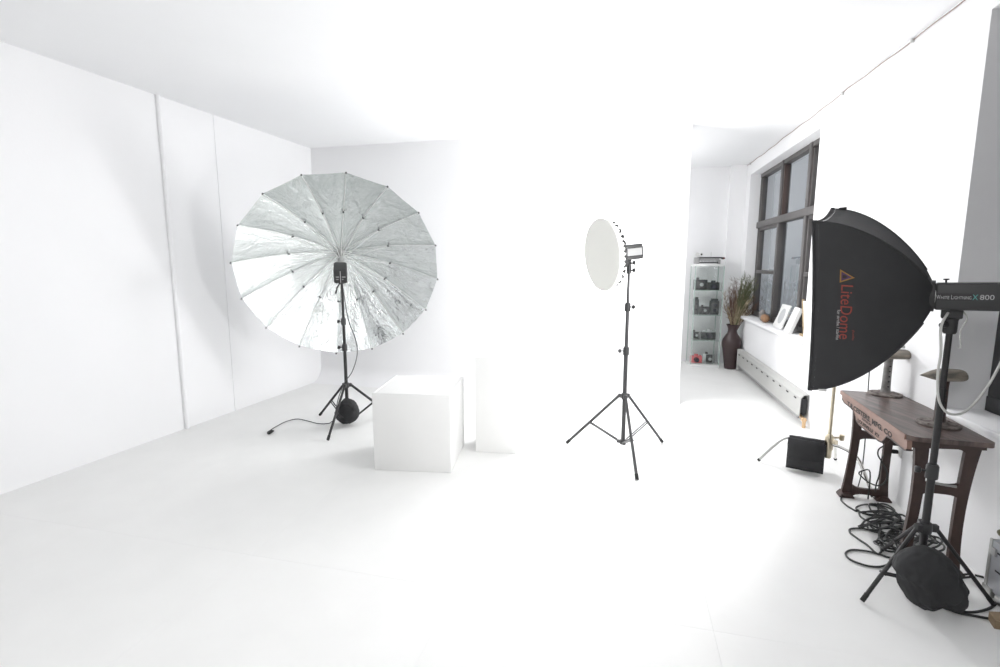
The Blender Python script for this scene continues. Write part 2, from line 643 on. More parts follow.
for s0, s1_ in ((a + 0.07, MU[0] - 0.05), (MU[1] + 0.05, b_ - 0.07)):
    window_part('meeting_rail', win, s0, s1_, 0.145, 0.22, 1.49, 1.54, M_frame)
    window_part('sash_stile', win, s0, s0 + 0.035, 0.15, 0.215, zb + 0.07, 2.175, M_frame, 0.004)
    window_part('sash_stile', win, s1_ - 0.035, s1_, 0.15, 0.215, zb + 0.07, 2.175, M_frame, 0.004)
    window_part('sash_top_rail', win, s0, s1_, 0.15, 0.215, 2.13, 2.17, M_frame, 0.004)
    window_part('pane', win, s0, s1_, 0.185, 0.191, zb + 0.06, 1.51, M_winglass, 0)
    window_part('pane', win, s0, s1_, 0.185, 0.191, 1.555, 2.175, M_winglass, 0)
    window_part('pane', win, s0, s1_, 0.185, 0.191, 2.255, zt - 0.07, M_winglass, 0)
    window_part('sash_stile', win, s0, s0 + 0.05, 0.15, 0.215, 2.255, zt - 0.07, M_track, 0.004)
    window_part('sash_stile', win, s1_ - 0.03, s1_, 0.15, 0.215, 2.255, zt - 0.07, M_frame, 0.004)
window_part('pane', win, MU[0] + 0.05, MU[1] - 0.05, 0.185, 0.191, zb + 0.06, 2.175, M_winglass, 0)
window_part('pane', win, MU[0] + 0.05, MU[1] - 0.05, 0.185, 0.191, 2.255, zt - 0.07, M_winglass, 0)

# window 2, only its far jamb is in view: dark frame, blacked-out panes
win2 = bpy.data.objects.new('window_2', None)
COL.objects.link(win2)
win2.location = rw(-1.5, 0.25, W2[2])
win2['label'] = 'dark blacked-out window in deep grey recess behind softbox head'
struct(win2)
a, b_, zb, zt = W2
zb += 0.004
window_part('frame_jamb', win2, b_ - 0.11, b_, 0.215, 0.31, zb, zt, M_blackout)
window_part('frame_jamb', win2, a, a + 0.11, 0.215, 0.31, zb, zt, M_blackout)
window_part('frame_head', win2, a, b_, 0.21, 0.31, zt - 0.09, zt, M_blackout)
window_part('frame_bottom', win2, a, b_, 0.21, 0.31, zb, zb + 0.09, M_blackout)
window_part('sash_stile', win2, b_ - 0.19, b_ - 0.15, 0.235, 0.30, zb + 0.09, zt - 0.09, M_frame)
window_part('blackout_panel', win2, a + 0.1, b_ - 0.1, 0.262, 0.29, zb + 0.08, zt - 0.08, M_blackout, 0)

# thin wire tacked along the top of the right wall
bm = B()
pts = []
for k in range(40):
    s = 4.95 - k * 0.16
    if s < -0.6:
        break
    pts.append(rw(s, -0.008, ZC - 0.018 + 0.004 * math.sin(k * 1.7) + 0.004 * math.sin(k * 0.6)))
add_tube(bm, smooth_path(pts, 3), 0.0035, 6)
wire = tag(obj('wall_wire', bm, M_rwire), 'thin faded brown wire tacked along top edge of the window wall', 'wire')
for s in (4.6, 1.35, 0.25):
    bm = B()
    add_box(bm, rw(s, -0.01, ZC - 0.022), (0.02, 0.02, 0.028), Matrix((RT, RN * -1, Z1)).transposed(), 0.003)
    obj('wire_clip', bm, M_lgrey, wire)

# ================================================================== HEATER under the window
root = thing('baseboard_heater', 'long pale grey slotted baseboard heater under the window', 'heater', rw(2.9, -0.05, 0), 0)
HS0, HS1 = 1.53, 4.28
bm = B()
hp = [(0.0, 0.33), (-0.045, 0.325), (-0.075, 0.285), (-0.08, 0.10), (-0.072, 0.10), (-0.070, 0.28), (-0.042, 0.315), (0.0, 0.318)]
add_prism(bm, [(p[0] - 0.002, p[1]) for p in hp], rw((HS0 + HS1) / 2, 0, 0), RN, Z1, RT, HS1 - HS0)
body = obj('cover', bm, M_rad, root)
bm = B()
wbox(bm, HS0 + 0.05, HS1, -0.075, -0.025, 0.065, 0.098)
obj('shadow_tray', bm, M_grey, root)
bm = B()
wbox(bm, HS0 + 0.03, HS1, -0.012, -0.002, 0.03, 0.31)
obj('back_plate', bm, M_rad, root)
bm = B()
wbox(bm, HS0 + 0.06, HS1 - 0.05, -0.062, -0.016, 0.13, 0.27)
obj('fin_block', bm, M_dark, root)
for k in range(11):
    s = HS0 + 0.12 + k * 0.25
    bm = B()
    wbox(bm, s, s + 0.065, -0.0835, -0.079, 0.252, 0.268, 0.002)
    obj('slot', bm, M_dark, body)
bm = B()
wbox(bm, HS0 + 0.0, HS0 + 0.012, -0.066, -0.014, 0.12, 0.28)
obj('end_plate', bm, M_dark, root)
bm = B()
add_tube(bm, smooth_path([rw(HS0 + 0.1, -0.045, 0.09), rw(HS0 + 0.0, -0.05, 0.085), rw(HS0 - 0.05, -0.05, 0.075), rw(HS0 - 0.06, -0.05, 0.0)]), 0.017, 10)
add_lathe(bm, [(0.024, 0), (0.024, 0.03)], rw(HS0 - 0.03, -0.05, 0.08), RT * -1, 8)
obj('pipe_elbow', bm, M_copper, root)
bm = B()
wbox(bm, HS1 - 0.02, HS1 + 0.01, -0.088, -0.002, 0.0, 0.335, 0.004)
obj('end_cap', bm, M_rad, root)

# ================================================================== OUTLETS
def outlet(s, z, label, plugs):
    r = thing('wall_outlet', label, 'outlet', rw(s, 0, z - 0.06))
    bm = B()
    wbox(bm, s - 0.037, s + 0.037, -0.008, -0.0005, z - 0.06, z + 0.06, 0.003)
    obj('cover_plate', bm, M_white, r)
    for dz in ((-0.028, 0.028) if plugs else (0.0,)):
        bm = B()
        add_lathe(bm, [(0.016, 0), (0.016, 0.004)], rw(s, -0.0075, z + dz), RN * -1, 16)
        obj('socket', bm, M_lgrey if not plugs else M_white, r)
    return r
outlet(-0.13, 0.385, 'white wall outlet with two black plugs under the bench', True)
outlet(-0.31, 0.392, 'white single wall outlet without a plug, beside bench leg', False)

# ================================================================== TRIPOD STANDS
def tripod(root, C, feet, hubz, lowz, joint, sections, m, leg_r=0.011, knobs=(), footm=None, topz=None):
    """C=(x,y) of the column; feet = floor points"""
    cx, cy = C
    for f in feet:
        d = V((f[0] - cx, f[1] - cy, 0))
        dn = d.normalized()
        top = V((cx, cy, hubz)) + dn * 0.045
        ft = V((f[0], f[1], 0.014))
        bm = B()
        add_tube(bm, [top, ft], leg_r, 8)
        lg = obj('leg', bm, m, root)
        bm = B()
        dd = (ft - top).normalized()
        add_tube(bm, [ft - dd * 0.04, ft + dd * 0.003], leg_r * 1.15, 8)
        obj('rubber_foot', bm, M_rubber, lg)
        jp = top.lerp(ft, joint)
        lo = V((cx, cy, lowz)) + dn * 0.03
        side = dn.cross(Z1) * 0.011
        bm = B()
        for sg in (-1, 1):
            add_tube(bm, [lo + side * sg, jp + side * sg], leg_r * 0.5, 6)
        br = obj('brace', bm, m, root)
        bm = B()
        add_tube(bm, [jp - side * 1.5, jp + side * 1.5], leg_r * 0.6, 6)
        obj('rivet', bm, m, br)
    for nm, z, h in (('hub_collar', hubz, 0.05), ('lower_collar', lowz, 0.04)):
        bm = B()
        add_lathe(bm, [(0.016, -h / 2), (0.026, -h / 2), (0.028, -h / 4), (0.028, h / 4), (0.024, h / 2), (0.016, h / 2)], V((cx, cy, z)), Z1, 16)
        cc = obj(nm, bm, M_bplastic if m is M_black else m, root)
        for f in feet:
            dn = V((f[0] - cx, f[1] - cy, 0)).normalized()
            bm = B()
            add_box(bm, V((cx, cy, z)) + dn * 0.036, (0.034, 0.026, h * 0.7), math.atan2(dn.y, dn.x), 0.004)
            obj('bracket', bm, M_bplastic if m is M_black else m, cc)
    for (z0, z1_, r) in sections:
        bm = B()
        add_tube(bm, [(cx, cy, z0), (cx, cy, z1_)], r, 14)
        obj('pole', bm, m, root)
    for (z, az) in knobs:
        d = V((math.cos(az), math.sin(az), 0))
        bm = B()
        add_lathe(bm, [(0.024, -0.035), (0.025, -0.03), (0.025, 0.025), (0.021, 0.035)], V((cx, cy, z)), Z1, 14)
        cl = obj('clamp_collar', bm, M_bplastic, root)
        bm = B()
        add_tube(bm, [V((cx, cy, z)) + d * 0.02, V((cx, cy, z)) + d * 0.05], 0.005, 6)
        add_lathe(bm, [(0.006, 0.04), (0.016, 0.045), (0.018, 0.06), (0.012, 0.066)], V((cx, cy, z)), d, 8)
        obj('knob', bm, M_bplastic, cl)

# ------------------------------------------------------------------ big silver umbrella on its stand
UC = (-1.563, 4.963)
ust = thing('light_stand', 'black tripod light stand holding the big silver umbrella', 'light stand', (UC[0], UC[1], 0))
ufeet = [atz(320, 416), atz(328, 441), V((-1.13, 5.16, 0))]
tripod(ust, UC, ufeet, 0.41, 0.035, 0.52,
       [(0.02, 0.82, 0.0165), (0.80, 1.10, 0.0145), (1.08, 1.47, 0.0125)], M_black, 0.0125,
       [(0.80, PI * 1.05), (1.06, PI * 0.95)])

UAZ, UTI = math.radians(16), math.radians(24)
UE = V((math.sin(UAZ) * math.cos(UTI), -math.cos(UAZ) * math.cos(UTI), -math.sin(UTI)))  # opening direction
UHUB = aty(341, 252.5, 5.57)
UR, UD = 1.0, 0.48
ux, uy, _ = frame_of(UE)
if uy.z < 0:
    ux, uy = -ux, -uy
def udepth(r):
    return UD * (r / UR) ** 1.75
def upt(r, ang, inset=0.0):
    return UHUB + (ux * math.cos(ang) + uy * math.sin(ang)) * (r - inset * 0.2) + UE * (udepth(r) + inset)
umb = thing('umbrella', 'huge round silver-lined photo umbrella opened wide on a black stand', 'umbrella', UHUB)
NR = 16
for k in range(NR):
    a0 = 2 * PI * (k + 0.5) / NR + 0.10
    a1 = 2 * PI * (k + 1.5) / NR + 0.10
    bm = B()
    uvl = bm.loops.layers.uv.new('UVMap')
    NU, NV = 9, 18
    grid = []
    rng = random.Random(k)
    ph = rng.uniform(0, 6)
    for j in range(NV + 1):
        r = 0.02 + (UR - 0.02) * j / NV
        p0, p1 = upt(r, a0), upt(r, a1)
        row = []
        for i in range(NU + 1):
            u = i / NU
            p = p0.lerp(p1, u)
            bul = 4 * u * (1 - u)
            wr = 0.0035 * math.sin(u * 19 + ph + 5 * math.sin(j * 0.5 + ph)) * (r / UR) * bul
            p = p + UE * (bul * 0.028 * (r / UR) * (1 - 0.3 * r / UR) + wr)
            row.append((bm.verts.new(p), (u + k * 3.1, r / UR)))
        grid.append(row)
    for j in range(NV):
        for i in range(NU):
            q = [grid[j][i], grid[j][i + 1], grid[j + 1][i + 1], grid[j + 1][i]]
            f = bm.faces.new([t[0] for t in q])
            for l, t in zip(f.loops, q):
                l[uvl].uv = t[1]
    obj('canopy_panel', bm, M_silver, umb, sharp=60)
    # rib along the seam, with the joint where the stretcher meets it
    bm = B()
    add_tube(bm, [upt(0.03 + (UR + 0.005 - 0.03) * j / 14, a0, 0.012) for j in range(15)], 0.0042, 6)
    rib = obj('rib', bm, M_alu, umb)
    bm = B()
    jr = UR * 0.52
    add_box(bm, upt(jr, a0, 0.018), (0.022, 0.014, 0.014), Matrix.Rotation(a0, 3, 'Y'), 0.003)
    obj('rib_joint', bm, M_bplastic, rib)
    bm = B()
    add_lathe(bm, [(0.008, -0.006), (0.008, 0.01)], upt(UR + 0.004, a0, 0.012), UE, 8)
    obj('rib_tip', bm, M_bplastic, rib)
    bm = B()
    add_tube(bm, [UHUB + UE * 0.20 + (ux * math.cos(a0) + uy * math.sin(a0)) * 0.025, upt(jr, a0, 0.018)], 0.0035, 6)
    obj('stretcher', bm, M_alu, umb)
bm = B()
add_lathe(bm, [(0.012, -0.06), (0.04, -0.03), (0.045, 0.0), (0.045, 0.03), (0.02, 0.05)], UHUB, UE, 16)
obj('hub', bm, M_satin, umb)
bm = B()
add_lathe(bm, [(0.013, 0.17), (0.034, 0.18), (0.034, 0.215), (0.016, 0.24)], UHUB, UE, 16)
obj('runner', bm, M_satin, umb)
bm = B()
add_tube(bm, [UHUB, UHUB + UE * 0.74], 0.007, 8)
obj('shaft', bm, M_chrome, umb)

# strobe that fires into it
SP = UHUB + UE * 0.64
SP = V((UC[0] - 0.015, UC[1] + 0.02, 1.545))
SE = UE
sx, sy, _ = frame_of(SE)
if sy.z < 0:
    sx, sy = -sx, -sy
srot = Matrix((sx, sy, SE)).transposed()
mono = thing('strobe', 'black studio strobe facing into the silver umbrella', 'strobe', (SP.x, SP.y, 1.45))
bm = B()

add_box(bm, SP, (0.125, 0.145, 0.20), srot, 0.016, 3)
bd = obj('housing', bm, M_bplastic, mono)
bm = B()
add_lathe(bm, [(0.05, 0), (0.062, 0.02), (0.062, 0.05)], SP - SE * 0.105, SE * -1, 20)
obj('reflector_ring', bm, M_satin, mono)
bm = B()
back = SP + SE * 0.1005
for (dx, dy, wd, ht) in ((0, 0.0, 0.006, 0.12), (-0.028, 0.0, 0.03, 0.007), (0.03, 0.0, 0.034, 0.007), (-0.03, -0.025, 0.022, 0.005), (0.02, -0.025, 0.014, 0.005)):
    add_box(bm, back + sx * dx + sy * dy, (wd, ht, 0.003), srot)
obj('control_markings', bm, M_pale, mono)
for dx in (-0.04, 0.04):
    bm = B()
    add_lathe(bm, [(0.011, -0.002), (0.011, 0.008), (0.008, 0.01)], back + sx * dx - sy * 0.05, SE, 10)
    obj('dial', bm, M_black, mono)
bm = B()
add_box(bm, (SP.x, SP.y + 0.01, 1.46), (0.045, 0.05, 0.06), 0.0, 0.006)
add_tube(bm, [(SP.x - 0.005, SP.y, 1.455), (SP.x - 0.03, SP.y - 0.03, 1.40), (SP.x - 0.045, SP.y - 0.04, 1.34)], [0.008, 0.007, 0.009], 8)
obj('tilt_bracket', bm, M_bplastic, mono)

# its cable: down from the strobe, then across the floor to the plug
bm = B()
cp = [(SP.x + 0.02, SP.y - 0.03, 1.47)]
for (px, py, Y) in ((348, 318, 4.85), (356, 341, 4.82), (357, 356, 4.80), (352, 372, 4.82), (345, 382, 4.88)):
    cp.append(tuple(aty(px, py, Y)))
bm_path = [V(p) for p in cp]
bm_path += [V((UC[0] - 0.06, UC[1] - 0.07, 0.30)), V((UC[0] - 0.10, UC[1] - 0.12, 0.10)), atz(331, 422, 0.006)]
for px, py in ((328, 423.5), (318, 423.5), (308, 421), (297, 419), (286, 421.5), (277, 426), (270.5, 430)):
    bm_path.append(atz(px, py, 0.006))
add_tube(bm, smooth_path(bm_path, 6), 0.0042, 7)
c1 = tag(obj('power_cord', bm, M_gcable), 'thin dark cord from the umbrella strobe trailing to a loose plug on the floor', 'cord')
bm = B()
p = atz(270, 432, 0.02)
add_tube(bm, [p + V((0.01, 0.05, -0.006)), p + V((0.005, 0.02, 0)), p + V((0, -0.02, 0)), p + V((0, -0.03, 0))], [0.008, 0.017, 0.019, 0.016], 10)
obj('plug', bm, M_rubber, c1)

# ------------------------------------------------------------------ sandbags shaped from an outline
def sandbag(name, outline, Y, thick, label, cat, mtl, group=None, zmin=0.0):
    """outline: pixel silhouette; the bag has its own depth around the plane y=Y"""
    pts = [aty(x, y, Y) for x, y in outline]
    c = sum(pts, V()) / len(pts)
    pol = sorted([(math.atan2(p.z - c.z, p.x - c.x), math.hypot(p.x - c.x, p.z - c.z)) for p in pts])
    def rad(a):
        for i in range(len(pol)):
            a0, r0 = pol[i]
            a1, r1 = pol[(i + 1) % len(pol)]
            if i == len(pol) - 1:
                a1 += 2 * PI
            aa = a if a >= pol[0][0] else a + 2 * PI
            if a0 <= aa <= a1:
                t = (aa - a0) / max(a1 - a0, 1e-6)
                t = t * t * (3 - 2 * t)
                return r0 + (r1 - r0) * t
        return pol[0][1]
    t = B()
    bmesh.ops.create_icosphere(t, subdivisions=5, radius=1.0)
    for v in t.verts:
        d = v.co.copy()
        a = math.atan2(d.z, d.x)
        hr = math.hypot(d.x, d.z)
        r = rad(a)
        nz = mnoise.noise(d * 2.3 + V((Y, 0, 0))) * 0.06 + mnoise.noise(d * 5) * 0.06 + mnoise.noise(d * 11) * 0.02
        yy = d.y * thick * (1 + 3 * nz)
        f = hr ** 0.55 * (1 + nz * 0.25)
        v.co = V((c.x + math.cos(a) * r * f, Y + yy, max(zmin, c.z + math.sin(a) * r * f)))
    return obj(name, t, mtl, None, 70), c

o, c = sandbag('sandbag', [(336, 412), (339, 405), (345, 399), (352, 400), (357, 406), (359, 413), (357, 419), (350, 423), (343, 423), (338, 419)],
               4.90, 0.085, 'bag', 'bag', M_bag, zmin=0.002)
tag(o, 'small round black sandbag hung low inside the umbrella stand legs', 'sandbag')
bm = B()
add_tube(bm, smooth_path([c + V((-0.09, 0, 0.05)), c + V((-0.04, 0.0, 0.12)), c + V((0.0, 0.02, 0.135)), c + V((0.06, 0, 0.09))], 5), 0.008, 6)
obj('strap', bm, M_bag, o)

# ================================================================== POSING CUBE AND PEDESTAL
def posing_block(name, fl, fr, depth, h, label, bev):
    ex = (fr - fl)
    wd = ex.length
    ex.normalize()
    ey = V((-ex.y, ex.x, 0))
    r = thing(name, label, 'cube' if abs(h - wd) < 0.1 else 'pedestal', (fl + fr) / 2 + ey * depth / 2, math.atan2(ex.y, ex.x))
    t = 0.018
    rot = Matrix((ex, ey, Z1)).transposed()
    c = (fl + fr) / 2 + ey * depth / 2
    def pan(nm, cc, size):
        bm = B()
        add_box(bm, cc, size, rot, bev, 3)
        obj(nm, bm, M_white, r)
    pan('front_panel', c - ey * (depth / 2 - t / 2) + Z1 * (h / 2), (wd, t, h))
    pan('rear_panel', c + ey * (depth / 2 - t / 2) + Z1 * (h / 2), (wd, t, h))
    pan('side_panel', c - ex * (wd / 2 - t / 2) + Z1 * (h / 2), (t, depth - 2 * t, h))
    pan('side_panel', c + ex * (wd / 2 - t / 2) + Z1 * (h / 2), (t, depth - 2 * t, h))
    pan('top_panel', c + Z1 * (h - t / 2 - 0.001), (wd - 2 * t, depth - 2 * t, t))
posing_block('posing_cube', atz(374.5, 470), atz(451, 473), 0.64, 0.632, 'low white posing cube with a light grey front, beside the umbrella stand', 0.004)
posing_block('pedestal', atz(475.5, 452), atz(516.5, 454), 0.36, 0.845, 'tall narrow white pedestal box standing behind the posing cube', 0.003)

# ================================================================== BEAUTY DISH STAND
DC = (1.062, 4.15)
dst = thing('light_stand', 'dark grey tripod light stand holding the round white beauty dish', 'light stand', (DC[0], DC[1], 0))
M_stand = mat('dark_grey_stand_metal', (0.055, 0.055, 0.057), 0.35, noise=0.15, nscale=20)
tripod(dst, DC, [atz(567, 444), atz(637, 481), atz(662, 443)], 0.515, 0.11, 0.55,
       [(0.09, 0.92, 0.0175), (0.90, 1.30, 0.0150), (1.28, 1.60, 0.0125)], M_stand, 0.0125,
       [(0.905, PI * 1.0), (1.275, PI * 0.1)])
dish = thing('beauty_dish', 'round white cloth-covered beauty dish with silver strobe behind', 'beauty dish', (DC[0], DC[1], 1.58))
DR = 0.287
bm = B()
add_lathe(bm, [(0.055, -0.19), (0.11, -0.175), (0.20, -0.125), (0.265, -0.06), (DR, -0.01), (DR - 0.004, -0.006),
               (0.258, -0.06), (0.195, -0.12), (0.108, -0.168), (0.055, -0.182)], DISH_C, DISH_N, 48, closed=False)
obj('reflector', bm, M_dgrey, dish)
dx_, dy_, dn_ = frame_of(DISH_N)
bm = B()
add_lathe(bm, [(0.0, 0.018), (0.09, 0.0165), (0.18, 0.012), (0.25, 0.005), (DR + 0.004, -0.004), (DR + 0.006, -0.014), (DR + 0.002, -0.022), (0.0, -0.008)], DISH_C, DISH_N, 56)
sock = obj('diffuser_sock', bm, M_cloth, dish, 50)
# gathered hem of the sock behind the rim, scalloped
NH = 44
bm = B()
ra, rb = [], []
for k in range(NH * 4):
    a = 2 * PI * k / (NH * 4)
    sc = 0.5 + 0.5 * math.cos(a * NH)
    d = dx_ * math.cos(a) + dy_ * math.sin(a)
    ra.append(bm.verts.new(DISH_C + d * (DR + 0.007) - DISH_N * 0.012))
    back_d = 0.045 + 0.028 * sc
    rr = DR + 0.006 - (back_d - 0.01) * 0.42 + 0.005 * sc
    rb.append(bm.verts.new(DISH_C + d * rr - DISH_N * back_d))
for k in range(NH * 4):
    k2 = (k + 1) % (NH * 4)
    bm.faces.new((ra[k], ra[k2], rb[k2], rb[k]))
obj('gathered_hem', bm, M_cloth, sock, 80)
for k in range(30):  # dark blocks added to imitate the dark gaps along the hem
    a = 2 * PI * (k + 0.5) / 30
    d = dx_ * math.cos(a) + dy_ * math.sin(a)
    bm = B()
    tn = DISH_N.cross(d)
    add_box(bm, DISH_C + d * (0.262) - DISH_N * 0.072, (0.026, 0.026, 0.022), Matrix((tn, d, DISH_N)).transposed(), 0.003)
    obj('hem_gap', bm, M_bplastic, dish)
# strobe body
hx = DISH_N * -1
h0 = DISH_C + hx * 0.185
side = hx.cross(Z1).normalized()
hup = side.cross(hx)
hrot = Matrix((hx, side, hup)).transposed()
head = thing('strobe', 'silver and grey strobe body mounted behind the beauty dish', 'strobe', (DC[0], DC[1], 1.60))
bm = B()
add_lathe(bm, [(0.06, 0), (0.072, 0.005), (0.072, 0.03), (0.06, 0.035)], h0 - hx * 0.005, hx, 24)
obj('mount_ring', bm, M_grey, head)
bm = B()
add_box(bm, h0 + hx * 0.10, (0.145, 0.105, 0.070), hrot, 0.01)
obj('housing', bm, M_silverb, head)
for sg in (1, -1):
    bm = B()
    add_box(bm, h0 + hx * 0.10 + hup * sg * 0.045, (0.158, 0.112, 0.036), hrot, 0.011)
    obj('end_cover', bm, M_dgrey, head)
bm = B()
add_box(bm, h0 + hx * 0.178, (0.012, 0.10, 0.08), hrot, 0.004)
obj('rear_panel', bm, M_dgrey, head)
bm = B()
mp_ = V((DC[0], DC[1], 1.60))
add_tube(bm, [mp_ - Z1 * 0.05, mp_ + Z1 * 0.03], 0.021, 12)
add_box(bm, (h0 + hx * 0.05 - hup * 0.06 + mp_ + Z1 * 0.04) / 2 + Z1 * 0.0, (0.05, 0.04, 0.09), hrot, 0.006)
obj('tilt_bracket', bm, M_bplastic, head)
for z, sg in ((1.635, 1), (1.575, 1), (1.64, -1)):
    bm = B()
    add_tube(bm, [V((DC[0], DC[1], z)), V((DC[0] + sg * 0.030, DC[1] - 0.014, z + 0.004))], 0.009, 6)
    add_lathe(bm, [(0.008, 0), (0.018, 0.006), (0.02, 0.02), (0.012, 0.026)], V((DC[0] + sg * 0.024, DC[1] - 0.010, z + 0.004)), V((sg, -0.4, 0.1)), 8)
    obj('knob', bm, M_bplastic, head)

# ================================================================== SOFTBOX, HEAD, STAND
SC_ = (2.052, 2.262)
sst = thing('light_stand', 'black tripod light stand under the big black softbox', 'light stand', (SC_[0], SC_[1], 0))
tripod(sst, SC_, [atz(862, 603), atz(882, 552), atz(993, 607)], 0.372, 0.10, 0.62,
       [(0.08, 0.66, 0.0160), (0.64, 1.06, 0.0142), (1.04, 1.385, 0.0125)], M_black, 0.0095,
       [(0.655, PI * 0.85)])
bm = B()
pk = V((SC_[0], SC_[1], 0.60))
add_tube(bm, [pk, pk + V((0.055, -0.02, -0.005)), pk + V((0.095, -0.03, -0.008))], [0.006, 0.006, 0.007], 8)
obj('lock_lever', bm, M_satin, sst)

sbx = thing('softbox', 'large black dome softbox with red lettering on its side', 'softbox', SB_HEAD - Z1 * 0.06)
WH, HH = 0.305, 0.405
SBD = (SB_FRONT - SB_HEAD).length
RING = 0.15
def sscale(t):
    return RING + (1 - RING) * max(0.0, 1 - t ** 1.8) ** 0.85
def sbp(u, v, t, off=0.0):
    """point of the shell: u along width -1..1, v along height -1..1 on the square outline, t 0 front .. 1 ring"""
    s = sscale(t)
    # fabric pulls in between the four rods
    sag = (0.065 if abs(u) >= abs(v) else 0.03) * (1 - t) ** 0.7 + 0.012
    if abs(u) >= abs(v):
        k = 1 - sag * (1 - (v / max(abs(u), 1e-6)) ** 2)
        uu, vv = u * k, v
    else:
        k = 1 - sag * (1 - (u / max(abs(v), 1e-6)) ** 2)
        uu, vv = u, v * k
    lean = 0.0
    if t < 1e-6:
        lean = 0.0
    # front corners reach a little further forward than the edge middles
    fwd = -0.006 * (1 - (abs(u) * abs(v)) ** 2) * (1 - t) ** 3
    ringw = 0.062 / RING
    wv = WH * (s - RING) / (1 - RING) + ringw * RING * (1 - (s - RING) / (1 - RING))
    hv = HH * (s - RING) / (1 - RING) + ringw * RING * (1 - (s - RING) / (1 - RING))
    p = SB_HEAD + SB_A * (SBD * (1 - t) + fwd) + SB_S * (uu * wv) + SB_U * (vv * hv)
    return p
NT, NS = 20, 14
for nm, edge in (('side_panel', lambda q: (-1, q)), ('side_panel', lambda q: (1, q)), ('top_panel', lambda q: (q, 1)), ('bottom_panel', lambda q: (q, -1))):
    bm = B()
    g = []
    for j in range(NT + 1):
        t = j / NT
        row = []
        for i in range(NS + 1):
            q = -1 + 2 * i / NS
            u, v = edge(q)
            row.append(bm.verts.new(sbp(u, v, t)))
        g.append(row)
    for j in range(NT):
        for i in range(NS):
            bm.faces.new((g[j][i], g[j][i + 1], g[j + 1][i + 1], g[j + 1][i]))
    obj(nm, bm, M_fabric, sbx, 50)
# piping along rods, hem along the front edge
for (u, v) in ((-1, -1), (-1, 1), (1, -1), (1, 1)):
    bm = B()
    add_tube(bm, [sbp(u, v, t / 20) for t in range(0, 20)], 0.0045, 6)
    tip = sbp(u, v, 0)
    add_tube(bm, [tip - SB_A * 0.014, tip + SB_A * 0.004], 0.008, 8)
    obj('rod_seam', bm, M_fabric, sbx)
bm = B()
loop = []
for e in (lambda q: (-1, q), lambda q: (q, 1), lambda q: (1, -q), lambda q: (-q, -1)):
    for i in range(12):
        q = -1 + 2 * i / 12
        loop.append(sbp(*e(q), 0))
loop.append(loop[0])
add_tube(bm, loop, 0.006, 6, caps=False)
obj('front_hem', bm, M_fabric, sbx)
bm = B()
fv = [bm.verts.new(p - SB_A * 0.02) for p in loop[:-1]]
cv = bm.verts.new(SB_FRONT - SB_A * 0.012)
for i in range(len(fv)):
    bm.faces.new((fv[i], fv[(i + 1) % len(fv)], cv))
obj('front_diffuser', bm, M_diff, sbx)
bm = B()
add_lathe(bm, [(0.052, -0.012), (0.072, -0.012), (0.072, 0.008), (0.052, 0.008)], SB_HEAD, SB_A, 24)
obj('speed_ring', bm, M_black, sbx)
for (u, v, t) in ((1, 1, 0.12), (-1, -1, 0.13), (-0.85, -1, 0.78)):
    bm = B()
    p = sbp(u, v, t)
    add_box(bm, p + SB_U * 0.006 * (1 if v > 0 else -1), (0.035, 0.014, 0.012), Matrix((SB_A, SB_S, SB_U)).transposed(), 0.003)
    obj('strap_tab', bm, M_lgrey if v < 0 else M_black, sbx)
# lettering mapped onto the side facing the cube (u=-1 side): reads downwards
def side_fn(t_c, v_c, sign=-1):
    """text x -> down the panel, text y -> towards the head ring"""
    def fn(x, y):
        t = t_c + y / SBD
        s = (sscale(t) * HH)
        v = v_c - x / s
        p = sbp(sign, v, t)
        return p + SB_S * sign * 0.004 + SB_A * -0.002
    return fn
bm = B()
vs, fs, wd = text_mesh('LiteDome', 0.100)
k = 0.262 / wd
add_mapped(bm, [(x * k, y * k) for x, y in vs], fs, side_fn(0.25, 0.30))
lg = obj('printed_lettering', bm, M_red, sbx)
bm = B()
vs, fs, wd = text_mesh('for strobe / starlite', 0.03)
k = 0.145 / wd
add_mapped(bm, [(x * k, y * k) for x, y in vs], fs, side_fn(0.222, -0.02))
obj('printed_lettering', bm, M_pale, sbx)
bm = B()
vs, fs, wd = text_mesh('photoflex', 0.02)
k = 0.05 / wd
add_mapped(bm, [(x * k, y * k) for x, y in vs], fs, side_fn(0.365, -0.30))
obj('printed_lettering', bm, M_red, sbx)
fn = side_fn(0.235, 0.475)
bm = B()
add_mapped(bm, [(0, 0), (0.062, 0), (0.031, 0.056)], [[0, 1, 2]], fn)
em = obj('emblem', bm, M_gold, sbx)
bm = B()
fn2 = lambda x, y: fn(x, y) - SB_S * 0.0015
add_mapped(bm, [(0.009, 0.0055), (0.053, 0.0055), (0.031, 0.045)], [[0, 1, 2]], fn2)
obj('emblem_field', bm, M_purple, em)
bm = B()
fn3 = lambda x, y: fn(x, y) - SB_S * 0.003
add_mapped(bm, [(0.024, 0.011), (0.038, 0.011), (0.038, 0.02), (0.031, 0.03), (0.024, 0.02)], [[0, 1, 2, 3, 4]], fn3)
obj('emblem_mark', bm, M_ink, em)

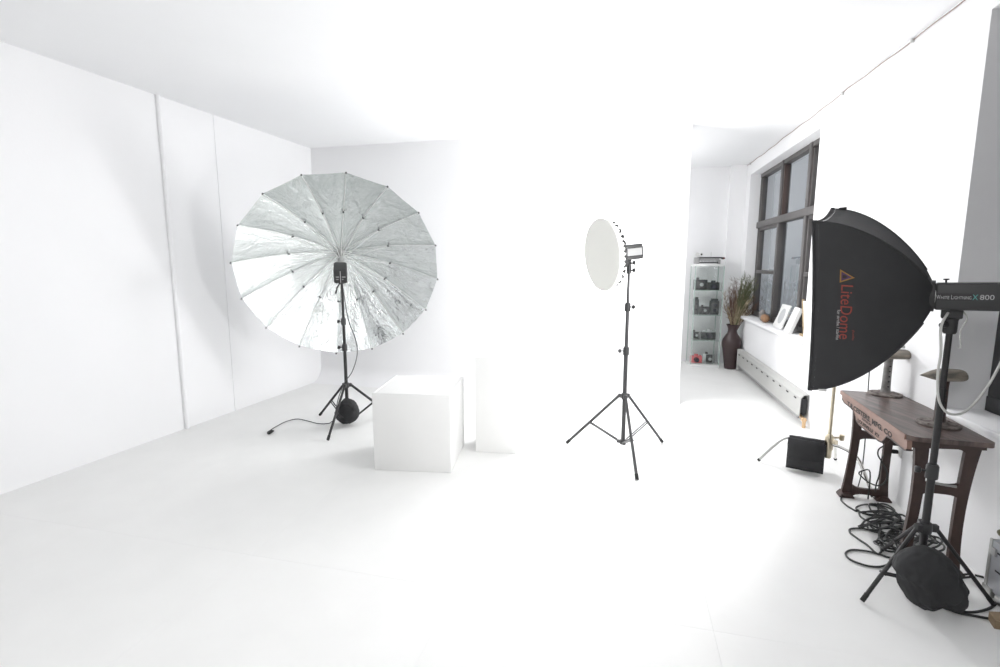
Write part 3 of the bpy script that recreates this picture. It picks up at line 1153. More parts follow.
# monolight behind the ring
HXA = SB_A * -1
HU = (Z1 - HXA * Z1.dot(HXA)).normalized()
HSd = HU.cross(HXA) * -1     # horizontal side vector
HSd = HXA.cross(HU)
hrot = Matrix((HXA, HSd, HU)).transposed()
HL = 0.225
hc = SB_HEAD + HXA * (0.010 + HL / 2)
hd = thing('strobe', 'long black studio strobe with white lettering behind the softbox', 'strobe', SB_HEAD + HXA * 0.08 - Z1 * 0.1)
bm = B()
add_box(bm, hc, (HL, 0.115, 0.122), hrot, 0.012, 3)
obj('housing', bm, M_bplastic, hd)
bm = B()
add_lathe(bm, [(0.050, 0.0), (0.060, 0.002), (0.060, 0.014), (0.050, 0.016)], SB_HEAD, HXA, 24)
obj('mount_ring', bm, M_satin, hd)
bm = B()
tp = hc - HXA * 0.075 + HU * 0.06
add_lathe(bm, [(0.004, 0), (0.004, 0.012), (0.011, 0.013), (0.011, 0.019)], tp, HU, 10)
obj('lock_screw', bm, M_bplastic, hd)
# which side faces the camera
sgn = 1 if HSd.dot(CAM - hc) > 0 else -1
fside = HSd * sgn
tx = HXA if HXA.x > 0 else -HXA
def head_text(s, size, x0, y0, wtarget, m):
    bm = B()
    vs, fs, wd = text_mesh(s, size)
    k = wtarget / wd
    o_ = hc + fside * 0.0585 + tx * x0 + HU * y0
    add_mapped(bm, [(x * k, y) for x, y in vs], fs, lambda x, y: o_ + tx * x + HU * y)
    obj('printed_lettering', bm, m, hd)
bm = B()
add_box(bm, hc + fside * 0.0575 + tx * -0.045 + HU * 0.0, (0.12, 0.0015, 0.03), Matrix((tx, fside, HU)).transposed())
obj('name_strip', bm, M_black, hd)
head_text('W', 0.027, -0.106, -0.011, 0.014, M_pale)
head_text('HITE', 0.020, -0.091, -0.011, 0.029, M_pale)
head_text('L', 0.027, -0.057, -0.011, 0.008, M_pale)
head_text('IGHTNING', 0.020, -0.048, -0.011, 0.058, M_pale)
head_text('X', 0.034, 0.013, -0.013, 0.018, M_teal)
head_text('800', 0.031, 0.036, -0.012, 0.046, M_pale)
bm = B()
jp = hc + HXA * 0.1195 + fside * 0.03 - HU * 0.012
add_lathe(bm, [(0.013, -0.005), (0.013, 0.03), (0.006, 0.034), (0.006, 0.07)], jp, HXA, 12)
obj('cord_connector', bm, M_lgrey, hd)
bm = B()
mt = V((SC_[0], SC_[1], 1.385))
add_box(bm, mt + Z1 * 0.025, (0.075, 0.05, 0.05), hrot, 0.006)
add_lathe(bm, [(0.022, -0.07), (0.026, -0.06), (0.026, -0.01), (0.03, 0.0)], mt, Z1, 14)
add_tube(bm, [mt - Z1 * 0.03, mt - Z1 * 0.03 - V((0.05, 0.01, 0))], 0.012, 8)
obj('tilt_bracket', bm, M_bplastic, hd)

# sandbag on the stand
o, c = sandbag('sandbag', [(898, 570), (902, 558), (912, 552), (925, 548), (938, 551), (950, 560), (956, 572), (962, 588), (961, 601), (952, 607), (942, 606), (932, 602), (922, 607), (912, 603), (906, 594), (903, 580)],
               2.17, 0.085, '', 'bag', M_bag, zmin=0.002)
tag(o, 'big slumped black sandbag on the floor under the softbox stand', 'sandbag')
bm = B()
add_tube(bm, smooth_path([c + V((-0.05, 0.03, 0.07)), V((SC_[0] - 0.02, SC_[1] - 0.05, 0.24)), V((SC_[0] + 0.03, SC_[1] - 0.04, 0.22)), c + V((0.08, 0.03, 0.04))], 6), 0.012, 6)
obj('strap', bm, M_bag, o)

# white cables of the strobe
bm = B()
cp = [(948, 313, 2.25), (941, 327, 2.20), (941, 352, 2.20), (938, 372, 2.22), (938, 395, 2.22), (942, 407, 2.22), (950, 414, 2.22), (962, 413, 2.24), (974, 404, 2.26), (988, 386, 2.28), (996, 372, 2.28), (1004, 356, 2.26), (1016, 330, 2.2)]
pth = [aty(*p) for p in cp]
add_tube(bm, smooth_path(pth, 6), 0.0055, 8)
tag(obj('power_cord', bm, M_wcable), 'white cord looping down from the black strobe past its stand', 'cord')
bm = B()
cp = [(953, 313, 2.24), (945, 322, 2.20), (945, 335, 2.19), (949, 342, 2.2), (951, 345, 2.22)]
cp2 = [(963, 311, 2.24), (967, 319, 2.20), (962, 328, 2.19), (960, 336, 2.19), (961, 347, 2.19), (958, 347, 2.20)]
add_tube(bm, smooth_path([aty(*p) for p in cp2], 6), 0.003, 7)
tag(obj('sync_cord', bm, M_wcable), 'thin pale sync cord curling under the black strobe head', 'cord')

# ================================================================== C-STAND WITH SANDBAG
CC = (2.545, 3.715)
cst = thing('steel_stand', 'shiny steel stand with bent legs, a black sandbag over one leg', 'light stand', (CC[0], CC[1], 0))
hubz = 0.285
for f, m_ in ((atz(758, 462), M_satin), (atz(873, 499), M_chrome), (V((2.80, 3.99, 0)), M_chrome)):
    d = V((f.x - CC[0], f.y - CC[1], 0))
    L = d.length
    dn = d.normalized()
    hub = V((CC[0], CC[1], hubz - 0.03))
    bm = B()
    add_tube(bm, smooth_path([hub + dn * 0.02, hub + dn * L * 0.30 + Z1 * 0.01, hub + dn * L * 0.60 - Z1 * 0.01, V((CC[0], CC[1], 0.16)) + dn * L * 0.78, V((f.x, f.y, 0.012))], 5), 0.011, 8)
    lg = obj('leg', bm, m_, cst)
    bm = B()
    ft = V((f.x, f.y, 0.016))
    add_tube(bm, [ft - dn * 0.012 + Z1 * 0.012, ft], 0.013, 8)
    obj('rubber_foot', bm, M_rubber, lg)
bm = B()
add_tube(bm, [(CC[0], CC[1], 0.16), (CC[0], CC[1], 1.30)], 0.0125, 12)
obj('pole', bm, M_brass, cst)
bm = B()
add_lathe(bm, [(0.02, 0.14), (0.024, 0.15), (0.024, 0.2), (0.03, 0.21), (0.032, 0.30), (0.026, 0.315), (0.018, 0.33)], V((CC[0], CC[1], 0)), Z1, 14)
add_box(bm, (CC[0] + 0.02, CC[1] - 0.03, 0.27), (0.05, 0.03, 0.04), 0.3, 0.005)
hb = obj('leg_hub', bm, M_brass, cst)
bm = B()
add_tube(bm, [(CC[0] + 0.02, CC[1], 0.30), (CC[0] + 0.075, CC[1] - 0.02, 0.31)], 0.008, 8)
add_lathe(bm, [(0.008, -0.025), (0.018, -0.02), (0.018, 0.02), (0.008, 0.025)], V((CC[0] + 0.08, CC[1] - 0.022, 0.31)), Z1, 8)
obj('t_handle', bm, M_brass, hb)
bm = B()
add_box(bm, (CC[0] - 0.05, CC[1] - 0.02, 0.20), (0.03, 0.025, 0.09), 0.2, 0.006)
obj('clamp', bm, M_black, hb)

# saddle bag over its leg
ft = atz(758, 462)
dn = (V((CC[0], CC[1], 0)) - V((ft.x, ft.y, 0))).normalized()
L = (V((CC[0], CC[1], 0)) - V((ft.x, ft.y, 0))).length
pr = V((-dn.y, dn.x, 0))
if pr.y > 0:
    pr = -pr            # towards the camera
bc = V((ft.x, ft.y, 0)) + dn * L * 0.69
sb = thing('saddle_sandbag', 'black saddle sandbag draped over the leg of the steel stand', 'sandbag', bc)
def cloth_pad(bm, c, ex, ez, en, wd, ht, th, seed):
    t = B()
    bmesh.ops.create_cube(t, size=2)
    bmesh.ops.subdivide_edges(t, edges=list(t.edges), cuts=9, use_grid_fill=True)
    for v in t.verts:
        x, y, z = v.co
        e = max(abs(x), abs(z))
        pf = (1 - min(1, e) ** 4) * 0.75 + 0.25
        nn = mnoise.noise(V((x * 1.6 + seed, z * 1.6, y))) * 0.10 + mnoise.noise(V((x * 4 + seed, z * 4, y))) * 0.03
        yy = y * pf * (1 + nn * 3)
        v.co = c + ex * (x * wd / 2 * (1 + nn * 0.25)) + ez * (z * ht / 2 * (1 + nn * 0.3)) + en * (yy * th / 2)
    merge(bm, t)
bm = B()
cloth_pad(bm, bc + pr * 0.045 + Z1 * 0.142, dn, Z1, pr, 0.250, 0.245, 0.085, 1.0)
fp = obj('front_pouch', bm, M_bag, sb, 60)
bm = B()
cloth_pad(bm, bc - pr * 0.045 + Z1 * 0.142, dn, Z1, pr, 0.240, 0.235, 0.08, 4.0)
obj('rear_pouch', bm, M_bag, sb, 60)
bm = B()
add_tube(bm, [bc + pr * 0.02 - dn * 0.118 + Z1 * 0.252, bc + pr * 0.02 + dn * 0.118 + Z1 * 0.252], 0.026, 10)
obj('saddle_strap', bm, M_bag, sb)
bm = B()
cloth_pad(bm, bc + pr * 0.075 + Z1 * 0.08 + dn * 0.005, dn, Z1, pr, 0.235, 0.07, 0.05, 7.0)
obj('lower_fold', bm, M_bag, fp, 60)

# ================================================================== OLD IRON WORKBENCH
BZ = 0.745
q1 = atz(841, 390, BZ)           # far, room-side corner
q2 = atz(909, 436.5, BZ)           # near, room-side corner
bl = (q2 - q1)
BLEN = bl.length
bl.normalize()
bw = V((-bl.y, bl.x, 0))
if bw.x < 0:
    bw = -bw
BWID = 0.37
bench = thing('workbench', 'narrow old iron-legged workbench with worn wooden top and stencilled apron', 'workbench', (q1 + q2) / 2 + bw * BWID / 2 - Z1 * BZ, 0)
bo = V((q1.x, q1.y, 0))
def bp_(l, wd, z):
    return bo + bl * l + bw * wd + Z1 * z
# top with rounded corners
bm = B()
poly = []
rc = 0.05
for cx, cy, a0 in ((rc * 0.3, rc * 0.3, PI), (rc, BWID - rc, PI / 2), (BLEN - rc * 0.6, BWID - rc * 0.6, 0), (BLEN - rc, rc, -PI / 2)):
    rr = {PI: rc * 0.3, PI / 2: rc, 0: rc * 0.6, -PI / 2: rc}[a0]
    for k in range(5):
        a = a0 + (PI / 2) * (1 - k / 4)
        a = a0 + PI / 2 - (PI / 2) * k / 4
        poly.append((cx + rr * math.cos(a) if True else 0, cy + rr * math.sin(a)))
# keep it convex: sort around the centre
cx0, cy0 = BLEN / 2, BWID / 2
poly.sort(key=lambda p: math.atan2(p[1] - cy0, p[0] - cx0))
add_prism(bm, poly, bo + Z1 * (BZ - 0.0125), bl, bw, Z1, 0.025)
obj('table_top', bm, M_top, bench, 30)
# shaped apron on the room side
prof = [(0.02, -0.026), (0.985 * BLEN, -0.026), (BLEN - 0.01, -0.075), (BLEN - 0.03, -0.084)]
prof += [(0.80 * BLEN, -0.078), (0.755 * BLEN, -0.082), (0.735 * BLEN, -0.105), (0.70 * BLEN, -0.137), (0.66 * BLEN, -0.142),
         (0.36 * BLEN, -0.138), (0.31 * BLEN, -0.125), (0.285 * BLEN, -0.10), (0.25 * BLEN, -0.078), (0.20 * BLEN, -0.072), (0.08 * BLEN, -0.070), (0.035 * BLEN, -0.055)]
bm = B()
add_prism(bm, prof, bo + Z1 * BZ + bw * 0.012, bl, Z1, bw, 0.022)
ap = obj('apron', bm, M_apron, bench, 30)
bm = B()
add_prism(bm, [(p[0], p[1] - 0.004) for p in prof[2:]] + [(p[0], p[1] + 0.004) for p in reversed(prof[2:])], bo + Z1 * BZ + bw * 0.014, bl, Z1, bw, 0.030)
obj('apron_edging', bm, M_iron, ap, 30)
bm = B()
add_prism(bm, [(0.0, -0.002), (0.965 * BLEN, -0.002), (0.965 * BLEN, -0.028), (0.0, -0.028)], bo + Z1 * BZ, bl, Z1, bw, 0.008)
obj('lip', bm, M_apron, ap, 30)
# stencilled words
def stencil(s, l0, l1, z, h, m=M_ink):
    bm = B()
    vs, fs, wd = text_mesh(s, h * 1.38, bold=0.045)
    k = (l1 - l0) * BLEN / wd
    add_mapped(bm, [(x * k, y) for x, y in vs], fs, lambda x, y: bo + bl * (l0 * BLEN + x) + Z1 * (BZ + z + y) - bw * 0.0006)
    obj('stencilled_lettering', bm, m, ap)
stencil('T.R.CESTERS. MFG. CO', 0.14, 0.82, -0.072, 0.030)
stencil('MADE BY', 0.40, 0.55, -0.093, 0.013)
stencil('LOUISVILLE  KY', 0.34, 0.67, -0.126, 0.022)
# apron on the near end
bm = B()
add_prism(bm, [(0.02, -0.026), (BWID - 0.03, -0.026), (BWID - 0.03, -0.045), (0.02, -0.065)], bo + bl * (BLEN - 0.035) + Z1 * BZ, bw, Z1, bl, 0.03)
obj('end_rail', bm, M_iron, bench, 30)
# cast iron leg frames
def leg_outline(side):
    """curved leg in (across, height): side 0 = room side, 1 = wall side"""
    n = 14
    out, inn = [], []
    for k in range(n + 1):
        h = k / n
        z = 0.03 + h * (BZ - 0.055)
        # centre line: splayed at the foot, drawn in at the waist, out at the top
        if side == 0:
            cpos = 0.102 - 0.042 * (1 - h) ** 1.6 - 0.022 * h ** 3
        else:
            cpos = 0.104 - 0.018 * (1 - h) ** 2.2 - 0.040 * h ** 2.0
        wdt = 0.0215 + 0.012 * h ** 3 + 0.006 * (1 - h) ** 6
        out.append((cpos - wdt, z))
        inn.append((cpos + wdt, z))
    poly = out + list(reversed(inn))
    if side == 1:
        poly = [(BWID - p[0], p[1]) for p in poly]
    return poly
for fi, l in enumerate((0.085, BLEN - 0.06)):
    for side in (0, 1):
        bm = B()
        add_prism(bm, leg_outline(side), bo + bl * l, bw, Z1, bl, 0.026)
        lg = obj('leg', bm, M_iron, bench, 40)
        bm = B()
        fx = 0.06 if side == 0 else BWID - 0.088
        add_prism(bm, [(-0.045, 0.0), (0.045, 0.0), (0.045, 0.010), (0.025, 0.034), (-0.025, 0.034), (-0.045, 0.010)], bp_(l, fx, 0), bw, Z1, bl, 0.075)
        obj('foot', bm, M_iron, lg, 30)
    for z, h in ((0.46, 0.05), (0.705, 0.035)) + (((0.05, 0.04),) if fi == 0 else ()):
        bm = B()
        ww = []
        for k in range(9):
            x = 0.095 + (BWID - 0.19) * k / 8
            fl = 0.022 * (abs(k - 4) / 4) ** 4
            ww.append((x, z + h / 2 + fl))
        for k in range(8, -1, -1):
            x = 0.095 + (BWID - 0.19) * k / 8
            fl = 0.022 * (abs(k - 4) / 4) ** 4
            ww.append((x, z - h / 2 - fl))
        add_prism(bm, ww, bo + bl * l, bw, Z1, bl, 0.024)
        obj('crossbar', bm, M_iron, bench, 40)
# the two posts with almond-shaped wooden forms
def form_post(fpix, top_z, ang, m_post, length, width):
    fc = atz(*fpix, BZ)
    bm = B()
    add_lathe(bm, [(0.0, 0.0), (0.096, 0.0), (0.1, 0.004), (0.097, 0.010), (0.05, 0.013), (0.032, 0.02), (0.0, 0.02)], fc, Z1, 28)
    fl = obj('flange', bm, M_rust, bench)
    for k in range(6):
        a = k * PI / 3 + 0.3
        bm = B()
        add_lathe(bm, [(0.0, 0.0), (0.009, 0.0), (0.009, 0.006), (0.0, 0.008)], fc + V((math.cos(a) * 0.075, math.sin(a) * 0.075, 0.009)), Z1, 6)
        obj('bolt', bm, M_rust, fl)
    bm = B()
    add_tube(bm, [fc + Z1 * 0.015, fc + Z1 * 0.05, fc + Z1 * (top_z - BZ - 0.03), fc + Z1 * (top_z - BZ)], [0.030, 0.026, 0.024, 0.026], 16)
    ps = obj('post', bm, m_post, bench)
    bm = B()
    for k in range(5):
        z = 0.06 + k * 0.035
        add_lathe(bm, [(0.0, 0), (0.0055, 0), (0.0055, 0.003), (0, 0.003)], fc + V((-0.004, -0.0235, z)), V((-0.1, -1, 0)), 8)
    obj('peg_hole', bm, M_dark, ps)
    # almond: pointed at one end, blunt at the other
    t = B()
    bmesh.ops.create_uvsphere(t, u_segments=32, v_segments=18, radius=1.0)
    ca, sa = math.cos(ang), math.sin(ang)
    for v in t.verts:
        x, y, z = v.co
        taper = 1.0 if x > 0 else (1 - 0.80 * (abs(x)) ** 1.8)
        xx = x * length * (1.15 if x < 0 else 0.85)
        if x > 0:
            xx = length * 0.85 * (1 - (1 - x) ** 1.6)
        yy = y * width * (taper if x < 0 else 1.0)
        if x > 0:
            r2 = math.hypot(y, z)
            if r2 > 1e-6:
                g_ = (1 - x ** 4) ** 0.25 / max(r2, 1e-6)
                g_ = min(g_, 2.2)
                yy = y * g_ * width * 0.98
                z = z * g_ * 0.98
        zz = z * 0.040 * (taper if x < 0 else 1.0)
        zz = zz * (0.75 if zz < 0 else 1.0)
        v.co = fc + V((xx * ca - yy * sa, xx * sa + yy * ca, top_z - BZ + 0.022 + zz))
    obj('wooden_form', t, M_form, bench, 50)
form_post((885, 394.5), 1.0, math.radians(-8), M_worn, 0.135, 0.062)
form_post((938.5, 424.5), 1.0, math.radians(-8), M_iron, 0.108, 0.055)

# cord plugs and hanging cords below the bench
for k, (dz, pts) in enumerate((
        (0.028, [(884, 445.5, 3.30), (879, 449, 3.27), (878, 455, 3.24), (882, 462, 3.22), (886, 470, 3.2), (887, 477, 3.2), (884, 483, 3.2), (877, 485.5, 3.2), (868, 482, 3.22), (861, 476, 3.25), (859, 473, 3.25), (862, 471, 3.25), (870, 472, 3.22)]),
        (-0.028, [(886, 452, 3.30), (882, 458, 3.28), (880.5, 466, 3.25), (879, 476, 3.22), (876, 485, 3.2)]))):
    bm = B()
    p0 = rw(-0.13, -0.012, 0.385 + dz)
    dirp = RN * -1 + RT * 0.15
    path = [p0 + dirp * 0.05, p0 + dirp * 0.085] + [aty(*p) for p in pts]
    path.append(atz(875, 495, 0.007) if k else atz(868, 499, 0.007))
    add_tube(bm, smooth_path(path, 5), 0.0045, 7)
    co = tag(obj('power_cord', bm, M_cable), ('black cord looping widely from the upper plug of the outlet under the bench', 'black cord dropping straight from the lower plug of the outlet under the bench')[k], 'cord')
    bm = B()
    add_tube(bm, [p0 - dirp * 0.003, p0 + dirp * 0.02, p0 + dirp * 0.035, p0 + dirp * 0.06], [0.013, 0.015, 0.013, 0.006], 10)
    obj('plug', bm, M_rubber, co)

# tangled extension cord on the floor
rng = random.Random(11)
P = []
def fp_(px, py, z=0.007):
    P.append(atz(px, py, z))
for px, py in ((858, 493), (846, 493.5), (841, 499), (846, 505), (856, 511)):
    fp_(px, py)
lay = 0.009
ell = [(872, 510, 15, 5.5), (884, 512, 16, 6), (880, 517, 20, 6.5), (888, 521, 20, 7), (878, 523, 17, 6), (893, 526, 22, 7.5), (882, 528, 16, 6),
       (899, 531, 22, 8), (905, 535, 20, 8), (894, 538, 16, 9), (912, 538, 22, 8), (922, 543, 20, 7), (900, 542, 20, 9), (890, 543, 12, 8), (928, 546, 16, 6), (886, 508, 8, 3.5)]
for k, (cx, cy, rx, ry) in enumerate(ell):
    a0 = rng.uniform(0, 6.28)
    dr = 1 if k % 3 else -1
    tw = rng.uniform(-0.15, 0.35)
    for j in range(11):
        a = a0 + dr * j / 10 * 2 * PI * 1.05
        ex, ey = math.cos(a) * rx * rng.uniform(0.9, 1.08), math.sin(a) * ry * rng.uniform(0.9, 1.1)
        P.append(atz(cx + ex, cy + ey + ex * tw, 0.007 + lay * (k % 5) * 0.8 + rng.uniform(0, 0.006)))
for px, py in ((881, 552), (866, 544), (854, 536), (849.5, 531.5), (852, 528.5), (866, 529), (884, 534), (892, 545), (896, 557), (889, 557.5),
               (880, 554.5), (866, 551), (851, 550), (845.5, 554), (851, 560), (866, 565.5), (880, 566.7), (891, 563), (900, 558), (910, 566)):
    fp_(px, py)
bm = B()
add_tube(bm, smooth_path(P, 4), 0.0056, 7)
tag(obj('extension_cord', bm, M_cable), 'long black extension cord in a tangled heap on the floor by the bench', 'cord')
bm = B()
P = [atz(*p, 0.007) for p in ((950, 604), (962, 611), (975, 612), (990, 608), (998, 600), (999, 592), (990, 580), (975, 575))]
add_tube(bm, smooth_path(P, 6), 0.006, 8)
tag(obj('cord', bm, M_cable), 'black cord bending in a tight loop beside the silver case', 'cord')
bm = B()
P = [atz(*p, 0.007) for p in ((940, 604), (956, 612), (975, 616), (992, 619), (1012, 622), (1040, 624))]
add_tube(bm, smooth_path(P, 6), 0.006, 8)
tag(obj('cord', bm, M_cable), 'black cord running out straight from under the big sandbag', 'cord')
# thin cord hanging behind the bench
bm = B()
P = [aty(873, 330, 3.15), aty(870.5, 352, 3.42), aty(869.5, 370, 3.46), aty(868, 392, 3.50), aty(866, 430, 3.50), aty(862, 470, 3.50), atz(858, 487, 0.006)]
add_tube(bm, smooth_path(P, 5), 0.004, 7)
tag(obj('hanging_cord', bm, M_gcable), 'thin grey cord hanging straight down behind far end of the bench', 'cord')

# ================================================================== CASE AND WOOD BLOCK at the edge
kc = atz(984, 592)
sk = (kc - RO).dot(RT)
wk = (kc - RO).dot(RN)
case = thing('wall_heater', 'silver grey wall heater with a tarnished valve at its end', 'heater', rw(sk - 0.6, wk / 2, 0), 0)
def hpart(name, s0, s1, w0, w1, z0, z1, m, bevel=0.003):
    bm = B()
    wbox(bm, s0, s1, w0, w1, z0, z1, bevel)
    return obj(name, bm, m, case)
hpart('front_panel', sk - 1.4, sk, wk, wk + 0.008, 0.035, 0.285, M_case)
hpart('top_panel', sk - 1.4, sk, wk, -0.003, 0.279, 0.287, M_case)
hpart('end_panel', sk - 0.004, sk + 0.004, wk, -0.003, 0.035, 0.287, M_satin)
hpart('edge_strip', sk - 0.012, sk + 0.006, wk - 0.004, wk + 0.006, 0.03, 0.29, M_satin)
hpart('foot_bracket', sk - 0.05, sk + 0.012, wk - 0.008, -0.004, 0.0, 0.05, M_satin, 0.006)
hpart('foot_bracket', sk - 0.13, sk - 0.075, wk - 0.008, -0.004, 0.0, 0.04, M_satin, 0.006)
hpart('latch', sk - 0.045, sk - 0.015, wk - 0.01, wk + 0.002, 0.215, 0.255, M_grey, 0.004)
for k in range(2):
    hpart('vent_slot', sk - 0.13, sk - 0.05, wk - 0.002, wk + 0.001, 0.235 - k * 0.09, 0.243 - k * 0.09, M_dark, 0)
bm = B()
vp = rw(sk - 0.03, wk * 0.45, 0.287)
add_lathe(bm, [(0.018, 0), (0.020, 0.01), (0.013, 0.016), (0.013, 0.03)], vp, Z1, 10)
add_tube(bm, [vp + Z1 * 0.03 + RT * 0.045, vp + Z1 * 0.034 + RT * 0.03, vp + Z1 * 0.034 - RT * 0.05], [0.014, 0.020, 0.024], 10)
obj('valve', bm, M_valve, case)
bm = B()
wbp = atz(994, 629)
add_prism(bm, [(0, 0), (0.16, -0.05), (0.17, 0.05), (0.03, 0.06)], wbp + Z1 * 0.022, (1, 0, 0), (0, 1, 0), Z1, 0.04)
tag(obj('wood_offcut', bm, M_wood), 'small brown wooden offcut lying on the floor', 'offcut')

# ================================================================== GLASS CABINET with old cameras
GA = math.radians(-10)
gx, gy = V((math.cos(GA), math.sin(GA), 0)), V((-math.sin(GA), math.cos(GA), 0))
GW, GD, GH = 0.43, 0.365, 1.63
g0 = V((3.035, 7.83, 0))
gc = g0 + gx * GW / 2 + gy * GD / 2
cab = thing('display_cabinet', 'tall narrow glass display cabinet holding old cameras', 'cabinet', gc, 0)
def gbox(name, x0, x1, y0, y1, z0, z1, m, parent=cab, bevel=0.0):
    bm = B()
    add_box(bm, g0 + gx * (x0 + x1) / 2 + gy * (y0 + y1) / 2 + Z1 * (z0 + z1) / 2, (x1 - x0, y1 - y0, z1 - z0), GA, bevel)
    return obj(name, bm, m, parent)
gbox('base', 0, GW, 0, GD, 0, 0.045, M_alu, bevel=0.004)
gbox('top', 0, GW, 0, GD, GH - 0.035, GH, M_alu, bevel=0.004)
for xx in (0.0, GW - 0.012):
    for yy in (0.0, GD - 0.012):
        gbox('corner_post', xx, xx + 0.012, yy, yy + 0.012, 0.045, GH - 0.035, M_gedge)
gbox('glass_door', 0.014, GW - 0.014, 0.002, 0.006, 0.047, GH - 0.037, M_cabglass)
gbox('side_pane', 0.002, 0.006, 0.014, GD - 0.014, 0.047, GH - 0.037, M_cabglass)
gbox('side_pane', GW - 0.006, GW - 0.002, 0.014, GD - 0.014, 0.047, GH - 0.037, M_cabglass)
gbox('back_pane', 0.014, GW - 0.014, GD - 0.006, GD - 0.002, 0.047, GH - 0.037, M_cabglass)
SHZ = [0.435, 0.835, 1.225]
for z in SHZ:
    s_ = gbox('glass_shelf', 0.010, GW - 0.010, 0.012, GD - 0.012, z - 0.007, z, M_shglass)
    gbox('shelf_edge', 0.010, GW - 0.010, 0.009, 0.0125, z - 0.009, z + 0.001, M_gedge, s_)

def lbox(parent, name, o_, dims, off, m, bevel=0.003, a=GA):
    ex_, ey_ = V((math.cos(a), math.sin(a), 0)), V((-math.sin(a), math.cos(a), 0))
    bm = B()
    add_box(bm, o_ + ex_ * off[0] + ey_ * off[1] + Z1 * off[2], dims, a, bevel)
    return obj(name, bm, m, parent)
def llathe(parent, name, o_, prof, off, m, n=16, a=GA, axis=None):
    ex_, ey_ = V((math.cos(a), math.sin(a), 0)), V((-math.sin(a), math.cos(a), 0))
    bm = B()
    add_lathe(bm, prof, o_ + ex_ * off[0] + ey_ * off[1] + Z1 * off[2], axis if axis is not None else -ey_, n)
    return obj(name, bm, m, parent)

CG = 'old cameras in the glass cabinet'
def folding_camera(x, y, z, sc, label, body=M_cbody, hs=1.35):
    o_ = g0 + gx * x + gy * y + Z1 * z
    r = thing('folding_camera', label, 'camera', o_, 0, CG)
    h = sc * hs
    lbox(r, 'body', o_, (0.15 * sc, 0.03 * sc, 0.085 * h), (0, 0, 0.0425 * h), body)
    for k in range(3):
        kk = 1 - k * 0.18
        lbox(r, 'bellows_fold', o_, (0.075 * sc * kk, 0.018 * sc, 0.07 * h * kk), (0, -(0.024 + k * 0.018) * sc, 0.045 * h), M_bplastic)
    lbox(r, 'lens_board', o_, (0.055 * sc, 0.006 * sc, 0.06 * h), (0, -0.075 * sc, 0.045 * h), M_dgrey)
    llathe(r, 'lens', o_, [(0.02 * sc, 0), (0.02 * sc, 0.012 * sc), (0.013 * sc, 0.014 * sc)], (0, -0.078 * sc, 0.045 * h), M_cmetal)
    lbox(r, 'drop_bed', o_, (0.085 * sc, 0.075 * sc, 0.005 * sc), (0, -0.05 * sc, 0.004 * sc), body)
    lbox(r, 'viewfinder', o_, (0.03 * sc, 0.02 * sc, 0.026 * sc), (-0.03 * sc, 0, 0.085 * h + 0.012 * sc), M_dgrey)
def box_camera(x, y, z, wd, ht, dp, label, body=M_cbody):
    o_ = g0 + gx * x + gy * y + Z1 * z
    r = thing('box_camera', label, 'camera', o_, 0, CG)
    lbox(r, 'body', o_, (wd, dp, ht), (0, 0, ht / 2), body)
    lbox(r, 'front_plate', o_, (wd * 0.8, 0.006, ht * 0.75), (0, -dp / 2 - 0.002, ht * 0.5), M_dgrey)
    for k, zz in enumerate((0.32, 0.7)):
        llathe(r, 'lens', o_, [(wd * 0.2, 0), (wd * 0.2, 0.015), (wd * 0.13, 0.017)], (0, -dp / 2 - 0.004, ht * zz), M_lens)
    lbox(r, 'hood', o_, (wd * 0.8, dp * 0.6, ht * 0.16), (0, 0, ht * 1.07), body)
    llathe(r, 'winder', o_, [(0.012, 0), (0.012, 0.012)], (wd * 0.5, 0, ht * 0.6), M_cmetal, axis=gx)
def slr_camera(x, y, z, sc, label, body=M_cbody, top=M_cmetal):
    o_ = g0 + gx * x + gy * y + Z1 * z
    r = thing('film_camera', label, 'camera', o_, 0, CG)
    lbox(r, 'body', o_, (0.14 * sc, 0.045 * sc, 0.075 * sc), (0, 0, 0.0375 * sc), body, 0.006)
    lbox(r, 'top_plate', o_, (0.136 * sc, 0.043 * sc, 0.016 * sc), (0, 0, 0.081 * sc), top, 0.004)
    lbox(r, 'prism_hump', o_, (0.045 * sc, 0.04 * sc, 0.024 * sc), (0, 0, 0.098 * sc), top, 0.006)
    llathe(r, 'lens', o_, [(0.032 * sc, 0), (0.032 * sc, 0.02 * sc), (0.027 * sc, 0.03 * sc), (0.027 * sc, 0.05 * sc), (0.02 * sc, 0.048 * sc)], (0, -0.02 * sc, 0.042 * sc), M_lens)
    llathe(r, 'shutter_dial', o_, [(0.01 * sc, 0), (0.01 * sc, 0.008 * sc)], (0.045 * sc, 0, 0.089 * sc), top, axis=Z1)
# top shelf: one long low camera rig
folding_camera(0.122, 0.19, SHZ[2], 1.38, 'black folding camera with bellows out on the top glass shelf, beside a film camera')
slr_camera(0.32, 0.20, SHZ[2], 1.32, 'dark film camera on the top glass shelf', M_cbody, M_cbody)
# second shelf
box_camera(0.075, 0.20, SHZ[1], 0.075, 0.235, 0.09, 'tall black box camera on the second glass shelf, away from the window')
folding_camera(0.205, 0.20, SHZ[1], 1.05, 'silver-fronted folding camera between two box cameras on the second shelf', M_dgrey)
box_camera(0.353, 0.20, SHZ[1], 0.125, 0.215, 0.10, 'wide black box camera on the second glass shelf, window side')
# third shelf
folding_camera(0.10, 0.20, SHZ[0], 0.98, 'grey folding camera on the third glass shelf', M_grey)
slr_camera(0.29, 0.19, SHZ[0], 1.5, 'big black film camera on the third glass shelf')
# bottom
slr_camera(0.115, 0.17, 0.045, 1.3, 'red camera on the bottom of the glass cabinet', M_cred, M_cred)
folding_camera(0.315, 0.20, 0.045, 1.25, 'silver folding camera on the bottom of the glass cabinet', M_cmetal)

